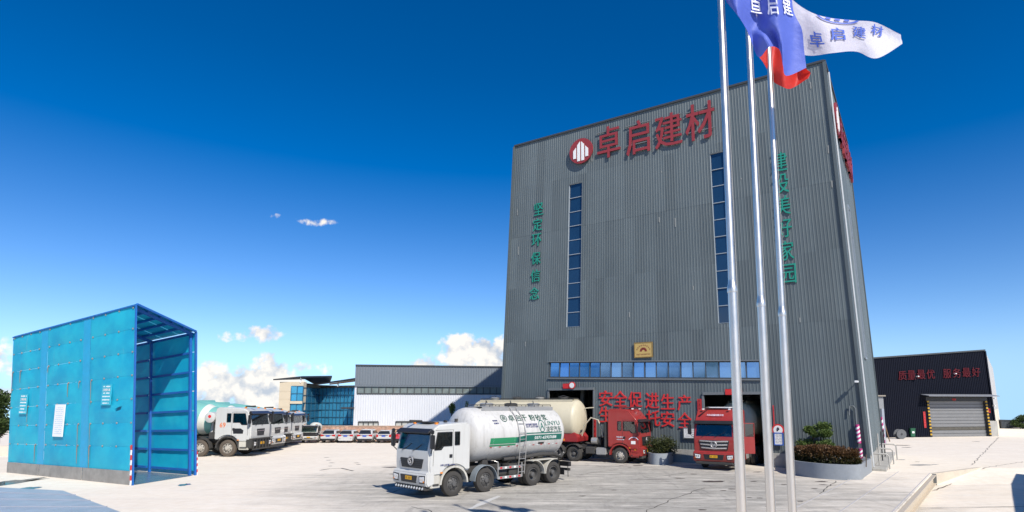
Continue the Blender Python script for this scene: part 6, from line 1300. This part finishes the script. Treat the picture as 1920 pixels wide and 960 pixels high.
HOSE = mat('pale_hose', (.45, .4, .3), .7, var=.2)
def tanker_two():
    pf = G(1163, 869); ang = math.atan2(-.44, .90); h = Vector((math.cos(ang), math.sin(ang), 0)); right = Vector((h.y, -h.x, 0)); o = pf - right * 1.2
    root = thing('tractor_truck', 'red tractor unit with black grille beside the left lorry door', 'truck', (o.x, o.y, 0), ang); red_tractor(root)
    kp = o + h * -3.9; t2 = thing('tank_trailer', 'cream powder tank semitrailer hitched to the red tractor beside the left door', 'trailer', (kp.x, kp.y, 0), ang); cream_trailer(t2, 0, 7.6, 1.36, 2.82)
    mb = MB(); mb.tube([(.9, -.5, 1.7), (1.1, -.6, 2.4), (1.6, -.55, 2.95), (2.1, -.5, 2.8), (2.45, -.6, 2.1), (2.5, -.7, 1.65)], .05, 8); mb.build('hose', HOSE, t2, smooth=True)
tanker_two()
def tanker_three():
    pc = G(1340, 882); ang = math.atan2(-.83, -.56); h = Vector((math.cos(ang), math.sin(ang), 0)); o = pc - h * 1.45
    root = thing('tractor_truck', 'red tractor unit with chrome grille nosing out of the right lorry door', 'truck', (o.x, o.y, 0), ang); red_tractor(root, True, True)
    dz = thing  # open driver door
    mb = MB(); a = R(62); L_ = 1.05; dx, dy = -math.cos(a), math.sin(a)
    hx, hy = 1.2, 1.25
    P_ = lambda t, z, e=0.0: Vector((hx + dx * t * L_ + e * dy, hy + dy * t * L_ - e * dx, z))
    mb.loft([[P_(0, 1.0), P_(1, 1.0), P_(1, 1.98), P_(0, 1.98)], [P_(0, 1.0, .06), P_(1, 1.0, .06), P_(1, 1.98, .06), P_(0, 1.98, .06)]]); d = mb.build('open_door', CABR, root, bevel=.02)
    mb = MB(); mb.tube([P_(0.02, 1.98, .03), P_(.2, 2.75, .03), P_(.98, 2.75, .03), P_(.98, 1.98, .03)], .035, 6); mb.build('window_frame', CABR, d)
    mb = MB(); mb.quad(P_(.04, 1.99, .03), P_(.97, 1.99, .03), P_(.97, 2.73, .03), P_(.2, 2.73, .03)); mb.build('window', CGLASS, d)
    kp = o + h * -3.9; t2 = thing('tank_trailer', 'cream powder tank semitrailer standing inside the right lorry door', 'trailer', (kp.x, kp.y, 0), ang); cream_trailer(t2, 0, 7.6, 1.3, 2.76)
tanker_three()

# ---------------------------------------------------------------- mixer trucks
DRUM = mat('mint_drum', (.16, .42, .38), .45, var=.15, vscale=1.5, streak=.3, streak_col=(.45, .45, .38)); DRUMW = mat('pale_drum_band', (.6, .62, .56), .5, var=.1)
def mixer(label, xfront_px, dep, guard, sc, number=None, old=False):
    p = D(xfront_px, 830, dep); o = Vector((p.x - 1.6 * sc, dep + 1.25 * sc, 0)); root = thing('mixer_truck', label, 'truck', tuple(o), R((-1.5, 2.0, -2.5, 3.0, 1.0)[int(dep) % 5]), 'concrete mixer trucks parked in a row', sc)
    cab(root, CABW, zt=3.0 if not old else 2.85, lean=.2 if not old else .06, grille='small', guard=guard, visor=mat('smoked_visor', (.03, .035, .06), .3), zw0=1.95, zw1=2.7 if not old else 2.62)
    axle(root, 0, rim=RIML, tyre=RUBD); axle(root, -1.75, rim=RIML, tyre=RUBD); axle(root, -4.4, rear=True, tyre=RUBD); axle(root, -5.75, rear=True, tyre=RUBD); chassis(root, .9, -7.0)
    # inclined drum
    mb = MB(); pr = [(0, .35), (.12, .78), (.9, .98), (2.0, 1.04), (3.0, 1.0), (4.2, .7), (4.9, .45)]; mb.lathe(pr, 'x', 40, cap=True); th = R(10); M = Matrix.Translation((-1.25, 0, 2.12)) @ Matrix.Rotation(th, 4, 'Y') @ Matrix.Rotation(math.pi, 4, 'Z')
    dm = link('drum', mb.mesh('drum', DRUM, smooth=True, M=M), root)
    mb = MB(); mb.lathe([(.1, .73), (.5, .875), (.88, .985)], 'x', 40); link('drum_cone', mb.mesh('drum_cone', DRUMW, smooth=True, M=Matrix.Translation((-1.25, 0, 2.12)) @ Matrix.Rotation(th, 4, 'Y') @ Matrix.Rotation(math.pi, 4, 'Z') @ Matrix.Scale(1.004, 4)), dm)
    mb = MB(); mb.lathe([(-.3, .3), (-.28, .33), (.28, .33), (.3, .3)], 'y', 28, (-1.18, -1.0, 2.42), cap=True); wt = mb.build('water_tank', CABW, root, smooth=True)
    mb = MB(); mb.lathe([(-1.305, .1), (-1.31, .001)], 'y', 14, (-1.18, 0, 2.48)); mb.build('tank_emblem', RED_B, wt)
    mb = MB(); mb.prism([(-.95, 1.1), (-1.5, 1.1), (-1.35, 2.2), (-1.05, 2.2)], -.7, .7); mb.build('drum_pedestal', CABW, root, bevel=.03); mb = MB(); mb.box(-1.25, -.95, -1.1, -.75, 1.1, 1.5); mb.tube([(-1.1, -.9, 1.4), (-1.05, -.95, 2.1)], .05, 6); mb.build('hydraulics', CHAS, root)
    mb = MB(); mb.prism([(-5.6, 1.1), (-6.5, 1.1), (-6.2, 3.0), (-5.9, 3.0)], -.6, .6); mb.build('rear_stand', CABW, root); mb = MB(); mb.prism([(-6.0, 3.0), (-6.9, 3.9), (-6.0, 3.9), (-5.6, 3.3)], -.45, .45); mb.build('hopper', DRUM, root)
    for s in (1, -1):
        fender(root, -1.75, s * 1.05, .66, .36, CHAS, 0, 180); mb = MB(); mb.box(-3.4, -2.6, s * .6, s * 1.15, .55, 1.05); mb.build('fuel_tank', ALU, root, bevel=.05); fender(root, -4.4, s * 1.0, .66, .6, CHAS, 70, 180); fender(root, -5.75, s * 1.0, .66, .6, CHAS, 0, 110)
        mb = MB(); mb.prism([(.35, 1.42), (.95, 1.42), (.98, 1.62), (.8, 1.74), (.3, 1.74)], s * 1.235, s * 1.25); mb.build('door_window', BLACK, root)
    if number: text_on('number', number, (-.35, -1.246, 1.95), (1, 0, 0), (0, 0, 1), .36, .3, mat('orange_number', (.75, .16, .02), .6), root, .015, 0, world=False)
    return root
mixer('white mixer truck numbered 69 with mint drum right behind the blue shed', 475, 45.2, True, 1.2, '69')
mixer('second white mixer truck in the row, with white bumper, behind the one numbered 69', 508, 49.3, False, 1.17)
mixer('third white mixer truck in the row, with black bull bar, half hidden', 524, 53.0, True, 1.12)
mixer('flat-fronted older white mixer truck, fourth in the row', 547, 56.8, False, 1.1, None, True)
mixer('last mixer truck of the row, farthest from the blue shed', 557, 60.5, True, 1.06)

# ---------------------------------------------------------------- parked cars, seen from behind
CGL = mat('dark_car_glass', (.02, .024, .028), .08, var=.2, spec=.7); BPLATE = mat('blue_plate', (.03, .1, .5), .5); CARW = mat('white_car_paint', (.52, .52, .52), .25, coat=.6, var=.04); CARP = mat('red_car_paint', (.48, .05, .08), .25, coat=.6, var=.05)
def car(label, px, dep, paint, w=1.78, h=1.55, v=0):
    """rear faces the camera; local x forward (away from the camera)"""
    p = D(px, 829, dep); root = thing('parked_car', label, 'car', (p.x, dep + 1.0, 0), math.pi / 2, 'cars parked with their backs to the yard', .88); L0, L1 = -1.0, 3.4; hw = w / 2; zr = h
    def sec(x, pts): return [Vector((x, y * hw, z)) for y, z in pts]
    def half(pts): return pts + [(-y, z) for y, z in reversed(pts)]
    body = MB(); lo = lambda zt, k=1.0: half([(.82 * k, .26), (.97 * k, .42), (1.0 * k, .72), (.98 * k, zt - .06), (.9 * k, zt)])
    body.loft([sec(L0 + .06, lo(.92, .94)), sec(L0 + .16, lo(.98)), sec(L0 + .6, lo(1.0)), sec(1.2, lo(.98)), sec(2.2, lo(.96)), sec(3.1, lo(.86, .97)), sec(3.36, lo(.7, .86))]); body.build('body', paint, root, smooth=True)
    cb = MB(); cl = lambda z0, zt, k=1.0: half([(.93 * k, z0), (.9 * k, z0 + .12), (.76 * k, zt - .08), (.66 * k, zt)])
    cb.loft([sec(L0 + .18, cl(.93, 1.02)), sec(L0 + .26, cl(.93, 1.2, .99)), sec(L0 + .62, cl(.93, zr - .05, .97)), sec(L0 + 1.0, cl(.93, zr)), sec(.9, cl(.93, zr)), sec(1.4, cl(.93, zr - .1)), sec(2.15, cl(.9, 1.0))]); cb.build('cabin', paint, root, smooth=True)
    X = lambda z: L0 + .225 + (z - 1.02) * (.40 / (zr - 1.07))
    z1 = zr - .1; rows = [(1.04, .189, .8), (1.2, .26, .76), (z1, .26 + (z1 - 1.2) / (zr - 1.25) * .36, .62)]
    g = MB(); g.loft([[Vector((L0 + x - .02, y * k * hw, z)) for y in (-1, -.5, 0, .5, 1)] for z, x, k in rows], cap=False, closed=False); g.build('rear_window', CGL, root)
    for s in (1, -1):
        g = MB(); g.prism([(L0 + .75, 1.1), (L0 + .95, zr - .14), (.95, zr - .14), (1.75, 1.06)], s * hw * .8, s * hw * .92); g.build('side_window', CGL, root)
        tl = MB(); tl.prism([(s * hw * .98, .98), (s * hw * .52, .94), (s * hw * .56, .80), (s * hw * .97, .74)], L0 + .04, L0 + .17, 'x') if v != 2 else tl.prism([(s * hw * .98, 1.0), (s * hw * .7, .95), (s * hw * .72, .7), (s * hw * .97, .66)], L0 + .04, L0 + .17, 'x'); tl.build('tail_light', REDL, root, bevel=.015, seg=1)
        mr = MB(); mr.box(1.35, 1.5, s * (hw + .02), s * (hw + .2), 1.02, 1.16); mr.build('mirror', paint if v != 3 else BLACK, root, bevel=.03)
        rl = MB(); rl.tube([(L0 + .9, s * hw * .66, zr - .01), (L0 + 1.0, s * hw * .66, zr + .05), (.8, s * hw * .66, zr + .05), (.95, s * hw * .66, zr - .01)], .02, 5); rl.build('roof_rail', ALU, root)
        fg = MB(); fg.box(L0 + .03, L0 + .08, s * hw * .62, s * hw * .86, .44, .5); fg.build('reflector', REDL, root)
        for x in (0, 2.55): wheel(root, x, s * (hw - .11), .35, .22, rim=RIML if v % 2 == 0 else RIMD)
        ar = MB(); 
        for x in (0, 2.55): ar.lathe([(s * (hw * .995), .41), (s * (hw * 1.003), .41), (s * (hw * 1.003), .34), (s * (hw * .995), .34)], 'y', 20, (x, 0, .36))
        ar.build('arch_trim', BLACK, root)
    bp = MB(); bp.prism([(-hw * .9, .26), (hw * .9, .26), (hw * .98, .5), (-hw * .98, .5)], L0 + .0, L0 + .14, 'x'); bu = bp.build('bumper', BLACK if v != 1 else paint, root, bevel=.03)
    pt = MB(); pt.box(L0 + .02, L0 + .045, -.22, .22, .74, .88); pt.build('number_plate', BPLATE, root); rc = MB(); rc.box(L0 + .0, L0 + .06, -.5, .5, .9, .935); rc.build('tailgate_trim', CHROME if v != 2 else BLACK, root)
    sp = MB(); sp.prism([(L0 + .42, zr - .06), (L0 + .98, zr + .005), (L0 + .98, zr - .04), (L0 + .46, zr - .1)], -hw * .64, hw * .64); sp.build('spoiler', paint, root, bevel=.012, seg=1)
    ex = MB(); ex.tube([(L0 + .02, hw * .55, .24), (L0 + .5, hw * .55, .24)], .04, 8); ex.build('exhaust', STEEL, root); return root
car('white car parked nearest to the small white lorry', 613, 61.5, CARW, 1.72, 1.5, 0); car('second white car counted from the small white lorry', 646, 61.4, CARW, 1.74, 1.46, 1)
car('third white car counted from the small white lorry', 682, 61.3, CARW, 1.78, 1.54, 0); car('white car parked right next to the red car', 718, 61.3, CARW, 1.74, 1.44, 2); car('red car half hidden behind the white tanker cab', 754, 61.2, CARP, 1.72, 1.5, 3)
def light_lorry():
    p = D(574, 829, 61); root = thing('light_lorry', 'small white lorry facing the yard at the end of the car row', 'truck', (p.x, 62.2, 0), -math.pi / 2 + .12, None, .74)
    cab(root, CABW, xf=1.2, xr=-.6, zb=.75, zw0=1.55, zw1=2.25, zt=2.5, lean=.3, w=2.3, grille='dark'); axle(root, 0, rim=RIML, track=.95, w=.26) if False else [wheel(root, 0, s * .98, .45, .26, rim=RIML) for s in (1, -1)]; [wheel(root, -3.0, s * .98, .45, .26, rim=RIML) for s in (1, -1)]; chassis(root, .6, -4.0, .8)
    mb = MB(); mb.prism([(-.8, 1.0), (-4.0, 1.0), (-4.0, 1.5), (-.8, 1.5)], -1.05, 1.05); mb.build('bed', CABW, root, bevel=.02); mb = MB(); mb.lathe([(-3.6, .3), (-3.2, .7), (-1.6, .75), (-1.0, .4)], 'x', 20, (0, 0, 2.0), cap=True); mb.build('tank', DRUMW, root, smooth=True)
light_lorry()

# fine repeated pieces that nobody could pick apart singly
for o in bpy.data.objects:
    if o.name.split('.')[0] in ('wheel_nuts', 'print_line', 'plate_print', 'door_seam', 'handrail', 'wiper', 'dashboard_papers', 'window_rubber'): o['kind'] = 'stuff'
